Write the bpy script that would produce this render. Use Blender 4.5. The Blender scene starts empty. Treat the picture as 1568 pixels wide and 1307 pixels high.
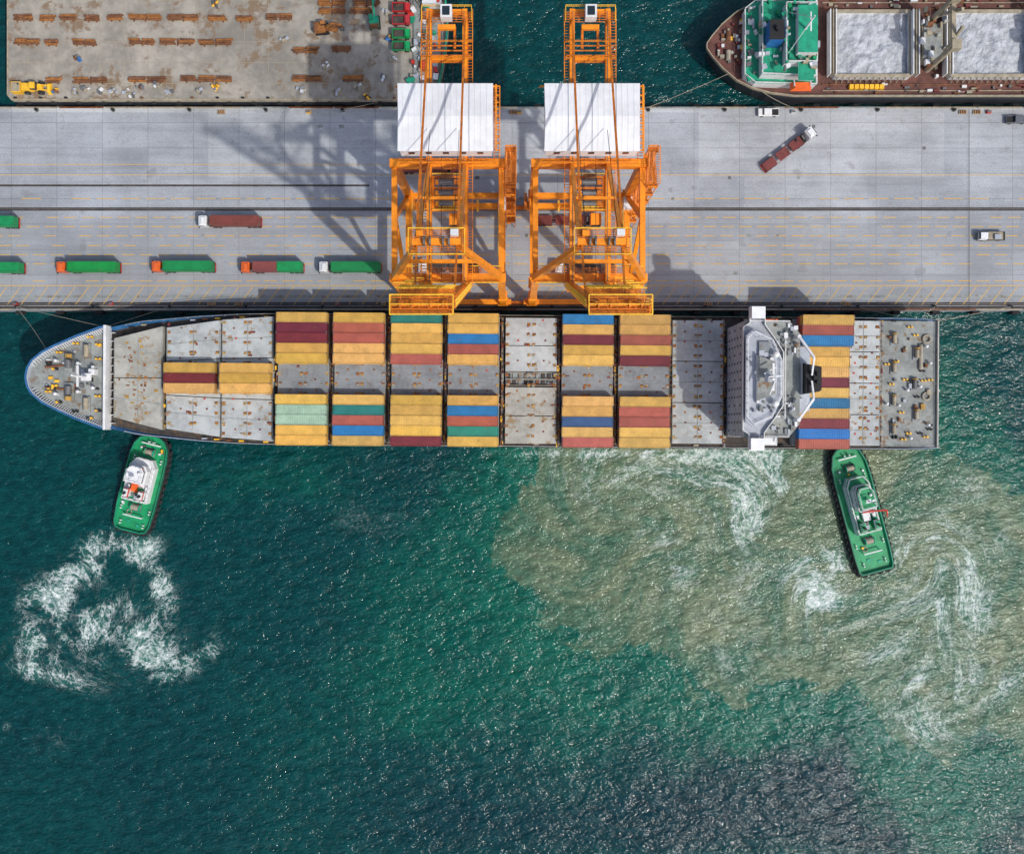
import bpy, math, random
import numpy as np
from mathutils import Vector, Matrix, noise as mnoise
random.seed(7)
R=random.Random(11)
scene=bpy.context.scene
CAMH=240.0; K=6.06
def S(z): return K*CAMH/(CAMH-z)
def plan(u,v,z=0.0): return ((u-784)/S(z),(653.5-v)/S(z))
# ------------------------------------------------------------ materials
class N:
    def __init__(s,name):
        s.m=bpy.data.materials.new(name); s.m.use_nodes=True
        s.t=s.m.node_tree; s.b=s.t.nodes['Principled BSDF']
    def n(s,typ,**kw):
        nd=s.t.nodes.new(typ)
        for k,v in kw.items(): setattr(nd,k,v)
        return nd
    def l(s,a,b): s.t.links.new(a,b)
    def math(s,op,a,b=None,clamp=False,c=None):
        nd=s.t.nodes.new('ShaderNodeMath'); nd.operation=op; nd.use_clamp=clamp
        for i,x in enumerate((a,b,c)):
            if x is None: continue
            if isinstance(x,(int,float)): nd.inputs[i].default_value=x
            else: s.l(x,nd.inputs[i])
        return nd.outputs[0]
    def mix(s,f,a,b,mode='MIX'):
        nd=s.t.nodes.new('ShaderNodeMix'); nd.data_type='RGBA'; nd.blend_type=mode
        for i,x in ((0,f),(6,a),(7,b)):
            if isinstance(x,(int,float)): nd.inputs[i].default_value=x
            elif isinstance(x,tuple): nd.inputs[i].default_value=(x[0],x[1],x[2],1)
            else: s.l(x,nd.inputs[i])
        return nd.outputs[2]
    def mr(s,v,a,b,c=0.0,d=1.0,smooth=True):
        nd=s.t.nodes.new('ShaderNodeMapRange')
        if smooth: nd.interpolation_type='SMOOTHSTEP'
        s.l(v,nd.inputs[0])
        for i,x in ((1,a),(2,b),(3,c),(4,d)):
            if isinstance(x,(int,float)): nd.inputs[i].default_value=x
            else: s.l(x,nd.inputs[i])
        return nd.outputs[0]
    def noise(s,vec,scale,detail=4,rough=.55,dist=0.0):
        nd=s.t.nodes.new('ShaderNodeTexNoise'); nd.inputs['Scale'].default_value=scale
        nd.inputs['Detail'].default_value=detail; nd.inputs['Roughness'].default_value=rough
        nd.inputs['Distortion'].default_value=dist
        if vec is not None: s.l(vec,nd.inputs['Vector'])
        return nd.outputs[0]
    def mapping(s,vec,sc=(1,1,1),rot=(0,0,0),loc=(0,0,0)):
        nd=s.t.nodes.new('ShaderNodeMapping'); s.l(vec,nd.inputs[0])
        nd.inputs['Scale'].default_value=sc; nd.inputs['Rotation'].default_value=rot; nd.inputs['Location'].default_value=loc
        return nd.outputs[0]
MATS={}
def pmat(name,col,rough=.6,metal=0,var=.2,scale=.6,rust=0.0,rustcol=(.16,.065,.03),objcolor=False,stretch=(1,1,1),bump=0.0):
    a=N(name); tc=a.n('ShaderNodeTexCoord').outputs['Object']
    oi=a.n('ShaderNodeObjectInfo')
    add=a.n('ShaderNodeVectorMath',operation='ADD'); a.l(tc,add.inputs[0])
    mul=a.math('MULTIPLY',oi.outputs['Random'],57.0)
    cmb=a.n('ShaderNodeCombineXYZ'); a.l(mul,cmb.inputs[0]); a.l(mul,cmb.inputs[1]); a.l(cmb.outputs[0],add.inputs[1])
    vec=a.mapping(add.outputs[0],stretch)
    n1=a.noise(vec,scale,4,.6); n2=a.noise(vec,scale*6,3,.6)
    f=a.math('ADD',a.math('MULTIPLY',n1,.65),a.math('MULTIPLY',n2,.35))
    f=a.mr(f,.35,.65)
    if objcolor:
        base=oi.outputs['Color']
        dark=a.mix(1.0,base,(1-var,)*3,'MULTIPLY'); c=a.mix(f,dark,base)
    else:
        c=a.mix(f,tuple(x*(1-var) for x in col),tuple(min(1,x*(1+var*.35)) for x in col))
    if rust>0:
        n3=a.noise(vec,scale*2.2,7,.72)
        th=.66-rust*.25
        rf=a.mr(n3,th,th+.09)
        c=a.mix(rf,c,rustcol)
    a.l(c,a.b.inputs['Base Color']); a.b.inputs['Roughness'].default_value=rough; a.b.inputs['Metallic'].default_value=metal
    if bump>0:
        bn=a.n('ShaderNodeBump'); bn.inputs['Strength'].default_value=bump; bn.inputs['Distance'].default_value=.1
        a.l(n2,bn.inputs['Height']); a.l(bn.outputs[0],a.b.inputs['Normal'])
    MATS[name]=a.m; return a.m
pmat('orange_paint',(.93,.29,.010),.42,var=.25,scale=.3,rust=.08,rustcol=(.4,.12,.02))
pmat('orange_dark',(.66,.18,.010),.5,var=.4,scale=.5,rust=.25)
pmat('yellow_paint',(.90,.50,.03),.5,var=.25,rust=.08)
pmat('house_white',(.76,.77,.78),.5,var=.12,scale=.12,rust=.08,rustcol=(.58,.56,.52))
pmat('white_paint',(.70,.71,.71),.5,var=.15,scale=.3,rust=.10)
pmat('pale_grey',(.40,.43,.48),.55,var=.22,scale=.2,rust=.10,rustcol=(.27,.26,.25))
pmat('deck_grey',(.27,.29,.275),.7,var=.35,scale=.18,rust=.42,rustcol=(.18,.115,.06))
pmat('hatch_grey',(.42,.445,.44),.65,var=.28,scale=.16,rust=.30,rustcol=(.26,.17,.085))
pmat('hatch_dark',(.22,.24,.255),.65,var=.3,scale=.2,rust=.26,rustcol=(.17,.09,.05))
pmat('hatch_tan',(.38,.375,.33),.65,var=.3,scale=.14,rust=.48,rustcol=(.26,.175,.085))
pmat('ship_blue',(.03,.13,.30),.45,var=.3,scale=.2,rust=.1)
pmat('ship_dark',(.035,.04,.05),.5,var=.4,scale=.2,rust=.15)
pmat('antifoul',(.2,.03,.02),.7,var=.3)
pmat('dark_deck',(.06,.052,.045),.8,var=.5,scale=.5,rust=.5,rustcol=(.11,.06,.03))
pmat('rust',(.21,.085,.035),.85,var=.5,scale=.8,rust=.3,rustcol=(.08,.03,.02))
pmat('rust_orange',(.34,.13,.03),.85,var=.45,scale=1.0,rust=.3,rustcol=(.14,.05,.02))
pmat('socket_yellow',(.46,.27,.06),.8,var=.5,scale=1.0,rust=.35,rustcol=(.18,.07,.03))
pmat('black',(.015,.015,.016),.8,var=.3)
pmat('rubber',(.02,.02,.021),.9,var=.3)
pmat('glass',(.02,.03,.04),.12,var=.1)
pmat('steel',(.17,.17,.17),.55,.3,var=.3,rust=.2)
pmat('green_deck',(.006,.29,.105),.5,var=.3,scale=.5,rust=.08,rustcol=(.05,.16,.08))
pmat('green_hull',(.005,.12,.06),.5,var=.3,rust=.1)
pmat('teal_green',(.01,.32,.18),.55,var=.35,scale=.4,rust=.15)
pmat('red_paint',(.50,.035,.02),.5,var=.3,rust=.08)
pmat('bright_orange',(.85,.14,.02),.5,var=.2)
pmat('maroon',(.17,.035,.03),.65,var=.35,scale=.3,rust=.3)
pmat('red_brown',(.14,.055,.042),.75,var=.45,scale=.3,rust=.4,rustcol=(.08,.045,.03))
pmat('barge_deck',(.35,.32,.27),.85,var=.38,scale=.085,rust=.52,rustcol=(.215,.15,.095))
pmat('bulk',(.46,.48,.51),.9,var=.35,scale=.5,bump=.6)
pmat('rope',(.35,.31,.24),.9,var=.3)
pmat('blue_paint',(.02,.14,.42),.5,var=.3,rust=.1)
pmat('beige',(.36,.31,.22),.7,var=.3,rust=.3)
pmat('container_paint',(1,1,1),.55,var=.26,scale=.35,rust=.17,rustcol=(.22,.12,.05),objcolor=True)
pmat('vehicle_paint',(1,1,1),.35,var=.12,objcolor=True)
def worn(nm,c1,c2,lo,hi):
    a=N(nm); tc=a.n('ShaderNodeNewGeometry').outputs['Position']
    f=a.mr(a.noise(tc,1.4,6,.7),lo,hi)
    c=a.mix(f,c1,c2); a.l(c,a.b.inputs['Base Color']); a.b.inputs['Roughness'].default_value=.85; MATS[nm]=a.m
worn('worn_yellow',(.66,.38,.04),(.38,.34,.26),.47,.67)
# quay concrete
a=N('quay_concrete'); pos=a.n('ShaderNodeNewGeometry').outputs['Position']
def brick(vec,off,w,h,mo,c1,c2,cm):
    br=a.n('ShaderNodeTexBrick'); a.l(vec,br.inputs['Vector']); br.offset=off
    for k_,v_ in (('Scale',1.0),('Brick Width',w),('Row Height',h),('Mortar Size',mo),('Mortar Smooth',.3),('Color1',(*c1,1)),('Color2',(*c2,1)),('Mortar',(*cm,1))): br.inputs[k_].default_value=v_
    return br.outputs['Color']
c=brick(pos,0.0,11.5,6.4,.06,(.405,.425,.445),(.465,.485,.505),(.25,.25,.25))
c2=brick(a.mapping(pos,loc=(3.3,2.1,0)),.37,31,16.3,0,(.80,.82,.86),(1.08,1.08,1.07),(.9,.9,.9))
c=a.mix(1.0,c,c2,'MULTIPLY')
c=a.mix(1.0,c,a.mr(a.noise(pos,.04,6,.65),.32,.68,.74,1.08),'MULTIPLY')
c=a.mix(1.0,c,a.mr(a.noise(a.mapping(pos,(.07,1.0,1)),.5,5,.65),.42,.66,1.0,.86),'MULTIPLY')
n3=a.mr(a.noise(pos,.38,9,.76),.53,.68)
c=a.mix(a.math('MULTIPLY',n3,.42),c,(.20,.19,.175))
n4=a.mr(a.noise(pos,2.2,6,.7),.3,.7,.86,1.10)
c=a.mix(1.0,c,n4,'MULTIPLY')
n5=a.mr(a.noise(pos,.16,3,.5),.66,.73)
c=a.mix(a.math('MULTIPLY',n5,.35),c,(.11,.105,.10))
sep=a.n('ShaderNodeSeparateXYZ'); a.l(pos,sep.inputs[0])
lane=a.math('MULTIPLY',a.mr(sep.outputs[1],56,49),a.mr(a.noise(a.mapping(pos,(.2,1,1)),.1,5,.6),.2,.7,.5,1))
c=a.mix(a.math('MULTIPLY',lane,.48),c,(.21,.215,.225))
a.l(c,a.b.inputs['Base Color']); a.b.inputs['Roughness'].default_value=.88
MATS['quay_concrete']=a.m

# ------------------------------------------------------------ mesh builder
class MB:
    def __init__(s): s.v=[];s.f=[];s.m=[];s.names=[]
    def mi(s,n):
        if n not in s.names: s.names.append(n)
        return s.names.index(n)
    def add(s,vs,fs,mat):
        o=len(s.v); k=s.mi(mat)
        s.v+= [tuple(x) for x in vs]
        for f in fs: s.f.append([i+o for i in f]); s.m.append(k)
    BF=[(0,3,2,1),(4,5,6,7),(0,1,5,4),(1,2,6,5),(2,3,7,6),(3,0,4,7)]
    def box(s,c,d,mat,rz=0,top=1.0,topy=None):
        j=R.uniform(-.003,.003)
        hx,hy,hz=d[0]/2+j,d[1]/2+j,d[2]/2+j*.6
        ty=top if topy is None else topy
        pts=[]
        for z,q,qy in((-hz,1,1),(hz,top,ty)):
            for x,y in((-hx*q,-hy*qy),(hx*q,-hy*qy),(hx*q,hy*qy),(-hx*q,hy*qy)):
                X=x*math.cos(rz)-y*math.sin(rz); Y=x*math.sin(rz)+y*math.cos(rz)
                pts.append((c[0]+X,c[1]+Y,c[2]+z))
        s.add(pts,MB.BF,mat)
    def bb(s,x0,x1,y0,y1,z0,z1,mat):
        s.box(((x0+x1)/2,(y0+y1)/2,(z0+z1)/2),(abs(x1-x0),abs(y1-y0),abs(z1-z0)),mat)
    def frame(s,p0,p1):
        d=(Vector(p1)-Vector(p0)); L=d.length; d.normalize()
        up=Vector((0,0,1)) if abs(d.z)<.95 else Vector((0,1,0))
        side=d.cross(up).normalized(); up2=side.cross(d).normalized()
        return d,side,up2,L
    def beam(s,p0,p1,w,h,mat,w1=None,h1=None):
        j=R.uniform(-.003,.003); w+=j;h+=j
        w1=w if w1 is None else w1; h1=h if h1 is None else h1
        d,sd,up,L=s.frame(p0,p1); pts=[]
        for p,a_,b_ in((Vector(p0),w,h),(Vector(p1),w1,h1)):
            for x,y in((-1,-1),(1,-1),(1,1),(-1,1)): pts.append(p+sd*(x*a_/2)+up*(y*b_/2))
        s.add(pts,MB.BF,mat)
    def cyl(s,p0,p1,r0,mat,r1=None,n=10):
        r1=r0 if r1 is None else r1
        d,sd,up,L=s.frame(p0,p1); pts=[]
        for p,r in((Vector(p0),r0),(Vector(p1),r1)):
            for i in range(n):
                t=2*math.pi*i/n; pts.append(p+sd*(r*math.cos(t))+up*(r*math.sin(t)))
        fs=[(i,(i+1)%n,n+(i+1)%n,n+i) for i in range(n)]+[tuple(range(n-1,-1,-1)),tuple(range(n,2*n))]
        s.add(pts,fs,mat)
    def torus(s,c,nrm,Rr,r,mat,n=12,m=6):
        nrm=Vector(nrm).normalized(); up=Vector((0,0,1)) if abs(nrm.z)<.9 else Vector((1,0,0))
        a_=nrm.cross(up).normalized(); b_=nrm.cross(a_); c=Vector(c); pts=[];fs=[]
        for i in range(n):
            t=2*math.pi*i/n; e=a_*math.cos(t)+b_*math.sin(t)
            for k in range(m):
                q=2*math.pi*k/m; pts.append(c+e*(Rr+r*math.cos(q))+nrm*(r*math.sin(q)))
        for i in range(n):
            for k in range(m):
                fs.append((i*m+k,((i+1)%n)*m+k,((i+1)%n)*m+(k+1)%m,i*m+(k+1)%m))
        s.add(pts,fs,mat)
    def dome(s,c,r,mat,n=12,m=5,full=False):
        pts=[];fs=[]
        lo=-math.pi/2 if full else 0
        for i in range(m+1):
            t=lo+(math.pi/2-lo)*i/m
            for k in range(n):
                q=2*math.pi*k/n; pts.append((c[0]+r*math.cos(t)*math.cos(q),c[1]+r*math.cos(t)*math.sin(q),c[2]+r*math.sin(t)))
        for i in range(m):
            for k in range(n): fs.append((i*n+k,i*n+(k+1)%n,(i+1)*n+(k+1)%n,(i+1)*n+k))
        s.add(pts,fs,mat)
    def prism(s,o,z0,z1,ms,mt=None,inset=0.0):
        n=len(o); cx=sum(p[0] for p in o)/n; cy=sum(p[1] for p in o)/n
        top=[(cx+(p[0]-cx)*(1-inset),cy+(p[1]-cy)*(1-inset)) for p in o]
        vs=[(p[0],p[1],z0) for p in o]+[(p[0],p[1],z1) for p in top]
        s.add(vs,[(i,(i+1)%n,n+(i+1)%n,n+i) for i in range(n)]+[tuple(range(n-1,-1,-1))],ms)
        s.add([(p[0],p[1],z1) for p in top],[tuple(range(n))],mt or ms)
    def wall(s,o,z0,z1,t,mat,closed=True):
        n=len(o)
        for i in range(n if closed else n-1):
            p,q=o[i],o[(i+1)%n]
            s.beam((p[0],p[1],(z0+z1)/2),(q[0],q[1],(z0+z1)/2),t,z1-z0,mat)
    def rail(s,pts,mat='yellow_paint',h=1.1,t=.09,step=2.0,closed=False):
        n=len(pts)
        for i in range(n if closed else n-1):
            p=Vector(pts[i]); q=Vector(pts[(i+1)%n]); L=(q-p).length
            for hh in (h,h*.5): s.beam(p+Vector((0,0,hh)),q+Vector((0,0,hh)),t,t,mat)
            k=max(1,int(L/step))
            for j in range(k+1):
                c=p.lerp(q,j/k); s.beam(c,c+Vector((0,0,h)),t,t,mat)
    def grate(s,x0,x1,y0,y1,z,mat='orange_dark',sp=.42,alongx=True):
        if alongx:
            y=y0
            while y<=y1: s.beam((x0,y,z),(x1,y,z),.13,.06,mat); y+=sp
            x=x0
            while x<=x1: s.beam((x,y0,z-.05),(x,y1,z-.05),.12,.08,mat); x+=1.4
        else:
            x=x0
            while x<=x1: s.beam((x,y0,z),(x,y1,z),.13,.06,mat); x+=sp
            y=y0
            while y<=y1: s.beam((x0,y,z-.05),(x1,y,z-.05),.12,.08,mat); y+=1.4
    def build(s,name,parent=None,loc=(0,0,0),rz=0,smooth=False):
        me=bpy.data.meshes.new(name+'_mesh'); me.from_pydata(s.v,[],s.f)
        for nm in s.names: me.materials.append(MATS[nm])
        me.polygons.foreach_set('material_index',s.m)
        me.update()
        ob=bpy.data.objects.new(name,me); scene.collection.objects.link(ob)
        ob.location=loc; ob.rotation_euler=(0,0,rz)
        if parent: ob.parent=parent
        return ob
def empty(name,loc=(0,0,0),rz=0):
    e=bpy.data.objects.new(name,None); scene.collection.objects.link(e)
    e.location=loc; e.rotation_euler=(0,0,rz); e.empty_display_size=1; return e

# ------------------------------------------------------------ water
SEA=-3.0
def lines(lo,hi,step,far):
    core=list(np.arange(lo,hi+.01,step)); a_=[];d=step;x=hi
    while x<far: d*=1.35; x+=d; a_.append(x)
    b_=[];d=step;x=lo
    while x>-far: d*=1.35; x-=d; b_.append(x)
    return np.array(b_[::-1]+core+a_)
xs=lines(-165,165,1.0,5000); ys=lines(-140,140,1.0,5000)
X,Y=np.meshgrid(xs,ys); nx,ny=len(xs),len(ys)
P=np.stack([X.ravel(),Y.ravel()],1)
def wp(l): return np.array([plan(u,v,SEA) for u,v in l])
mud=wp([(826,600),(826,700),(830,725),(800,762),(765,795),(748,850),(775,890),(815,915),(835,960),(880,985),(920,1005),(960,985),(1000,985),(1050,1030),(1072,1062),(1130,1075),(1165,1045),(1215,1035),(1262,1060),(1310,1050),(1350,1090),(1385,1140),(1450,1172),(1510,1130),(1590,1165),(1750,1200),(1800,800),(1620,760),(1540,740),(1500,720),(1420,690),(1400,600)])
def sdf(P,poly):
    d=np.full(len(P),1e9); ins=np.zeros(len(P),bool); n=len(poly)
    for i in range(n):
        a_=poly[i];b_=poly[(i+1)%n]; e=b_-a_; w=P-a_
        t=np.clip((w@e)/(e@e),0,1); q=w-np.outer(t,e); d=np.minimum(d,(q**2).sum(1))
        c1=(a_[1]<=P[:,1])&(b_[1]>P[:,1]); c2=(a_[1]>P[:,1])&(b_[1]<=P[:,1])
        cr=e[0]*w[:,1]-e[1]*w[:,0]
        ins^=(c1&(cr>0))|(c2&(cr<0))
    return np.where(ins,1,-1)*np.sqrt(d)
SD=np.clip(sdf(P,mud),-80,60)
foam=np.zeros(len(P)); grn=np.zeros(len(P))
def G_(u,v,ru,rv,amp,rot=0):
    c=plan(u,v,SEA); dx=P[:,0]-c[0]; dy=P[:,1]-c[1]; t=math.radians(rot)
    a_=(dx*math.cos(t)+dy*math.sin(t))/(ru/6); b_=(-dx*math.sin(t)+dy*math.cos(t))/(rv/6)
    return amp*np.exp(-(a_**2+b_**2))
def g(u,v,ru,rv,amp,rot=0):
    global foam
    if amp>.38 and ru<100: ru*=1.3; rv*=1.35; amp*=.80
    foam=foam+G_(u,v,ru,rv,amp,rot)
def ring(u,v,r,w,amp,a0=0,a1=360):
    global foam
    c=plan(u,v,SEA); dx=P[:,0]-c[0];dy=P[:,1]-c[1]; d=np.hypot(dx,dy)
    an=(np.degrees(np.arctan2(dy,dx))-a0)%360; sp=(a1-a0)
    m=np.clip(np.minimum(an,sp-an)/40,0,1) if sp<360 else 1
    foam=foam+amp*m*np.exp(-((d-r/6)/(w/6))**2)
for q in [(158,835,22,16,.85,50),(135,862,34,18,.85,45),(98,888,34,20,.85,35),(85,908,22,12,.6,0),
          (215,840,14,26,.8,-70),(232,868,34,13,.8,-65),(246,900,26,12,.5,-70),(205,960,10,16,.5,0),
          (45,965,16,26,.55,0),(48,1000,26,22,.7,0),(85,1038,44,10,.65,-15),(125,968,50,10,.5,10),(165,935,50,9,.42,15),(110,940,40,9,.45,-20),
          (215,985,16,20,.85,-40),(238,1012,26,18,.95,-40),(262,1030,30,10,.7,10),(300,1005,36,9,.55,25),(325,985,12,20,.5,0),(100,960,90,70,.30,0),(240,940,60,90,.26,0),(180,1000,90,60,.16,0),(60,900,40,60,.2,0),
          (1148,788,18,24,.9,10),(1140,765,10,14,.6,0),(1215,745,40,8,.70,-8),(1195,735,20,12,.4,0),(1010,822,24,14,.55,0),(1030,850,16,16,.45,0),(1042,880,16,16,.55,0),(1128,820,45,80,.32,0),(1100,720,260,40,.34,0),
          (980,745,170,45,.26,0),(900,694,140,6,.6,0),(1100,694,110,8,.8,0),(1180,704,60,10,.6,0),(1440,870,75,75,.36,0),(1430,1040,110,90,.38,0),(1410,1120,90,40,.32,0),
          (1130,1000,60,60,.26,0),(1540,1050,90,60,.28,0),(1330,980,120,70,.26,0),(600,800,90,30,.14,0),(1460,740,70,50,.28,0),(1530,820,60,70,.26,0),(1250,880,40,35,.55,0),(1240,905,36,22,.5,0),
          (520,790,60,40,.12,0),(650,720,100,20,.12,0),(90,1130,60,30,.18,0),(10,1110,6,8,.6,0),(1050,900,240,110,.18,0),(1400,830,34,12,.7,25),(1375,850,10,22,.4,0),(1440,925,44,12,.5,10),(1475,900,10,34,.5,0),(1415,1045,18,10,.5,0),(1500,930,60,40,.3,0),(1430,820,24,12,.45,0)]: g(*q)
ring(1260,888,36,12,.60,20,340); ring(1262,888,18,8,.40,120,360); ring(1408,862,40,14,.50,-50,140); ring(1440,890,42,14,.35,-80,80); ring(1425,880,62,9,.3,-60,60)
for q in [(420,740,200,60,.6,0),(690,950,160,160,.75,-30),(560,1100,160,90,.3,0),(1000,1130,260,80,.4,0),(1500,1220,120,80,.6,0),(800,700,60,60,.5,0),(850,1060,200,60,.4,0),(1540,750,80,60,.3,0)]: grn=grn+G_(*q)
for q in [(1250,1200,260,90,.8,0),(640,730,130,70,.5,0),(900,1260,300,60,.6,0),(1500,1290,200,50,.4,0),(150,1200,200,120,.3,0)]: grn=grn-G_(*q)
FX,FY=P[:,0].copy(),P[:,1].copy()
for (u,v,rr,A) in [(1262,888,10,1.7),(1410,862,11,-1.5),(1150,785,8,1.2),(1460,910,10,.9),(110,960,16,.6),(240,1000,13,-.7),(1040,860,12,1.1),(940,800,18,-1.2),(1130,930,18,1.2),(1420,1040,18,1.3),(1220,745,8,-1),(830,850,14,1.2),(1330,1010,14,-1.2)]:
    c=plan(u,v,SEA); dx=FX-c[0]; dy=FY-c[1]; r2=dx*dx+dy*dy; t=A*np.exp(-r2/rr**2)
    FX=c[0]+dx*np.cos(t)-dy*np.sin(t); FY=c[1]+dx*np.sin(t)+dy*np.cos(t)
me=bpy.data.meshes.new('water_mesh')
idx=np.arange(nx*ny).reshape(ny,nx)
fc=np.stack([idx[:-1,:-1],idx[:-1,1:],idx[1:,1:],idx[1:,:-1]],-1).reshape(-1,4)
me.from_pydata(np.column_stack([P,np.zeros(len(P))]).tolist(),[],fc.tolist())
for nm,ar in(('mud',SD),('foam',np.clip(foam,0,1.25)),('green',np.clip(grn,-1,1))):
    at=me.attributes.new(nm,'FLOAT','POINT'); at.data.foreach_set('value',ar.astype(np.float32))
at=me.attributes.new('flow','FLOAT_VECTOR','POINT'); at.data.foreach_set('vector',np.column_stack([FX,FY,np.zeros(len(P))]).astype(np.float32).ravel())
water=bpy.data.objects.new('water',me); scene.collection.objects.link(water); water.location=(0,0,SEA)
a=N('sea_water'); pos=a.n('ShaderNodeNewGeometry').outputs['Position']
def attr(n,o='Fac'):
    nd=a.n('ShaderNodeAttribute'); nd.attribute_name=n; return nd.outputs[o]
mudv=attr('mud'); fo0=attr('foam'); flow=attr('flow','Vector'); gr=attr('green')
fo=a.math('MULTIPLY',fo0,a.mr(a.noise(flow,.10,5,.65,.4),.36,.62,.25,1.25))
nbig=a.noise(flow,.035,5,.6,.4); nmid=a.noise(flow,.15,8,.72,.5)
sd=a.math('ADD',mudv,a.math('ADD',a.math('MULTIPLY',a.math('SUBTRACT',nmid,.5),20.0),a.math('MULTIPLY',a.math('SUBTRACT',nbig,.5),12.0)))
dn=a.math('ADD',a.math('MULTIPLY',gr,.5),a.math('SUBTRACT',a.noise(pos,.022,6,.65,.5),.5))
deep=a.mix(a.mr(dn,-.38,.02),(.0008,.027,.036),(.0008,.042,.043))
deep=a.mix(a.mr(dn,0.02,.42),deep,(.0010,.074,.054))
outer=a.mr(a.math('ADD',sd,a.math('MULTIPLY',a.math('SUBTRACT',nbig,.5),50.0)),-24,0)
c=a.mix(a.math('MULTIPLY',outer,.85),deep,(.004,.098,.064))
inn=a.math('ADD',a.math('MULTIPLY',a.mr(sd,-.8,1.2),.70),a.math('MULTIPLY',a.mr(sd,-3,18),.28))
tone=a.mr(a.noise(flow,.07,9,.70,.6),.34,.66)
mudc=a.mix(tone,(.038,.108,.068),(.150,.182,.105))
c=a.mix(inn,c,mudc)
wv=a.mapping(pos,(1,1.7,1),(0,0,math.radians(-32)))
w0=a.noise(wv,.085,2,.5); w1=a.noise(wv,.30,3,.5,.2); w2=a.noise(wv,1.0,2,.5,.1); w3=a.noise(wv,2.6,1,.5)
wt=a.math('ADD',a.math('ADD',a.math('MULTIPLY',w1,.52),a.math('MULTIPLY',w2,.30)),a.math('MULTIPLY',w3,.18))
c=a.mix(1.0,c,a.mr(wt,.38,.64,.76,1.30),'MULTIPLY')  # crests lightened and troughs darkened in the colour, imitating light scattered through waves
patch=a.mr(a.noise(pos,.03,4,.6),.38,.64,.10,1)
glint_paint=a.mr(a.math('ADD',a.math('ADD',a.math('MULTIPLY',w2,.5),a.math('MULTIPLY',w3,.3)),a.math('MULTIPLY',w1,.2)),.61,.68)
c=a.mix(a.math('MULTIPLY',a.math('MULTIPLY',glint_paint,patch),.45),c,(.24,.40,.38))  # sun sparkles on the ripples, painted into the base colour in patches
ffine=a.noise(pos,.9,6,.72)
def ridge(vec,sc,wid,dist,rough):
    n_=a.noise(vec,sc,7,rough,dist)
    ab=a.math('ABSOLUTE',a.math('SUBTRACT',n_,.5))
    return a.mr(ab,0.0,a.math('ADD',a.math('MULTIPLY',fo,wid),.0005),1.0,0.0)
r1=ridge(flow,.13,.055,.6,.70); r2=ridge(flow,.34,.065,.4,.70)
solid=a.mr(a.math('ADD',a.math('ADD',a.math('MULTIPLY',a.noise(flow,.26,8,.75,.3),.70),a.math('MULTIPLY',ffine,.30)),a.math('MULTIPLY',fo,.15)),.64,.80)
fsum=a.math('MAXIMUM',a.math('MAXIMUM',a.math('MULTIPLY',r1,.8),a.math('MULTIPLY',r2,.7)),solid)
brk=a.mr(ffine,.38,.58)
fm=a.math('MULTIPLY',a.math('MULTIPLY',fsum,a.mr(fo,.03,.70)),a.math('ADD',a.math('MULTIPLY',brk,.75),.25),True)
soft=a.math('MULTIPLY',a.mr(fo,.1,1.1),.45)
c=a.mix(soft,c,(.09,.27,.21))
c=a.mix(fm,c,(.78,.82,.80))
a.l(c,a.b.inputs['Base Color'])
a.l(a.mr(fm,0,.6,.12,.7),a.b.inputs['Roughness']); a.b.inputs['IOR'].default_value=1.33
h=a.math('ADD',a.math('ADD',a.math('MULTIPLY',w1,1.1),a.math('MULTIPLY',w2,.40)),a.math('ADD',a.math('MULTIPLY',w0,1.6),a.math('MULTIPLY',w3,.12)))
bn=a.n('ShaderNodeBump'); bn.inputs['Strength'].default_value=.85; bn.inputs['Distance'].default_value=.8
a.l(h,bn.inputs['Height']); a.l(bn.outputs[0],a.b.inputs['Normal'])
me.materials.append(a.m)

# ------------------------------------------------------------ quay
Q0,Q1=29.45,80.8
q=MB()
q.bb(-700,700,Q0,Q1,-9,0,'quay_concrete')
quay=q.build('quay')
k=MB()
for yy in (Q0+.2,Q1-.2):
    x=-300.0
    while x<300:
        k.bb(x,x+11.2,yy-.17,yy+.17,-.02,.16,R.choice(['beige','rust','deck_grey','beige'])); x+=11.6
k.build('quay_kerb')
m=MB()
for v in (304,333,347,361,376,390,404,430):
    yy=(653.5-v)/K; x=-200+R.uniform(0,3)
    L=3.2 if v!=304 else 5
    while x<200:
        if R.random()>.12: m.bb(x,x+L,yy-.10,yy+.10,.002,.006,'worn_yellow')
        x+=L+1.3
for v in (268,252):
    yy=(653.5-v)/K
    m.bb(-200,200 if v==268 else -20,yy-.07,yy+.07,.002,.006,'worn_yellow')
x=-200
while x<200:
    m.beam((x,30.9,.006),(x+3.4,35.4,.006),.17,.004,'worn_yellow'); x+=3.45
m.bb(-200,200,35.6,35.78,.002,.006,'worn_yellow')
m.build('quay_markings')
r=MB()
for yy in (31.1,55.0):
    r.bb(-300,300,yy-.42,yy+.42,.002,.007,'dark_deck')
    r.bb(-300,300,yy-.06,yy+.06,.007,.06,'steel')
r.bb(-200,-36,60.7,61.2,.002,.008,'dark_deck')
r.bb(-300,300,32.6,33.3,.002,.0055,'deck_grey')
r.bb(-300,300,29.9,30.5,.002,.006,'dark_deck')
r.bb(115.4,115.55,Q0+.5,Q1-.5,.009,.012,'dark_deck')
for i in range(24):
    x_=R.uniform(-140,140); y_=R.choice([57.2,62.5,48,70,75.5,38.5]); r.bb(x_,x_+R.choice([.8,1.2]),y_,y_+.8,.009,.014,R.choice(['steel','deck_grey','deck_grey']))
r.build('crane_rail')
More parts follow.
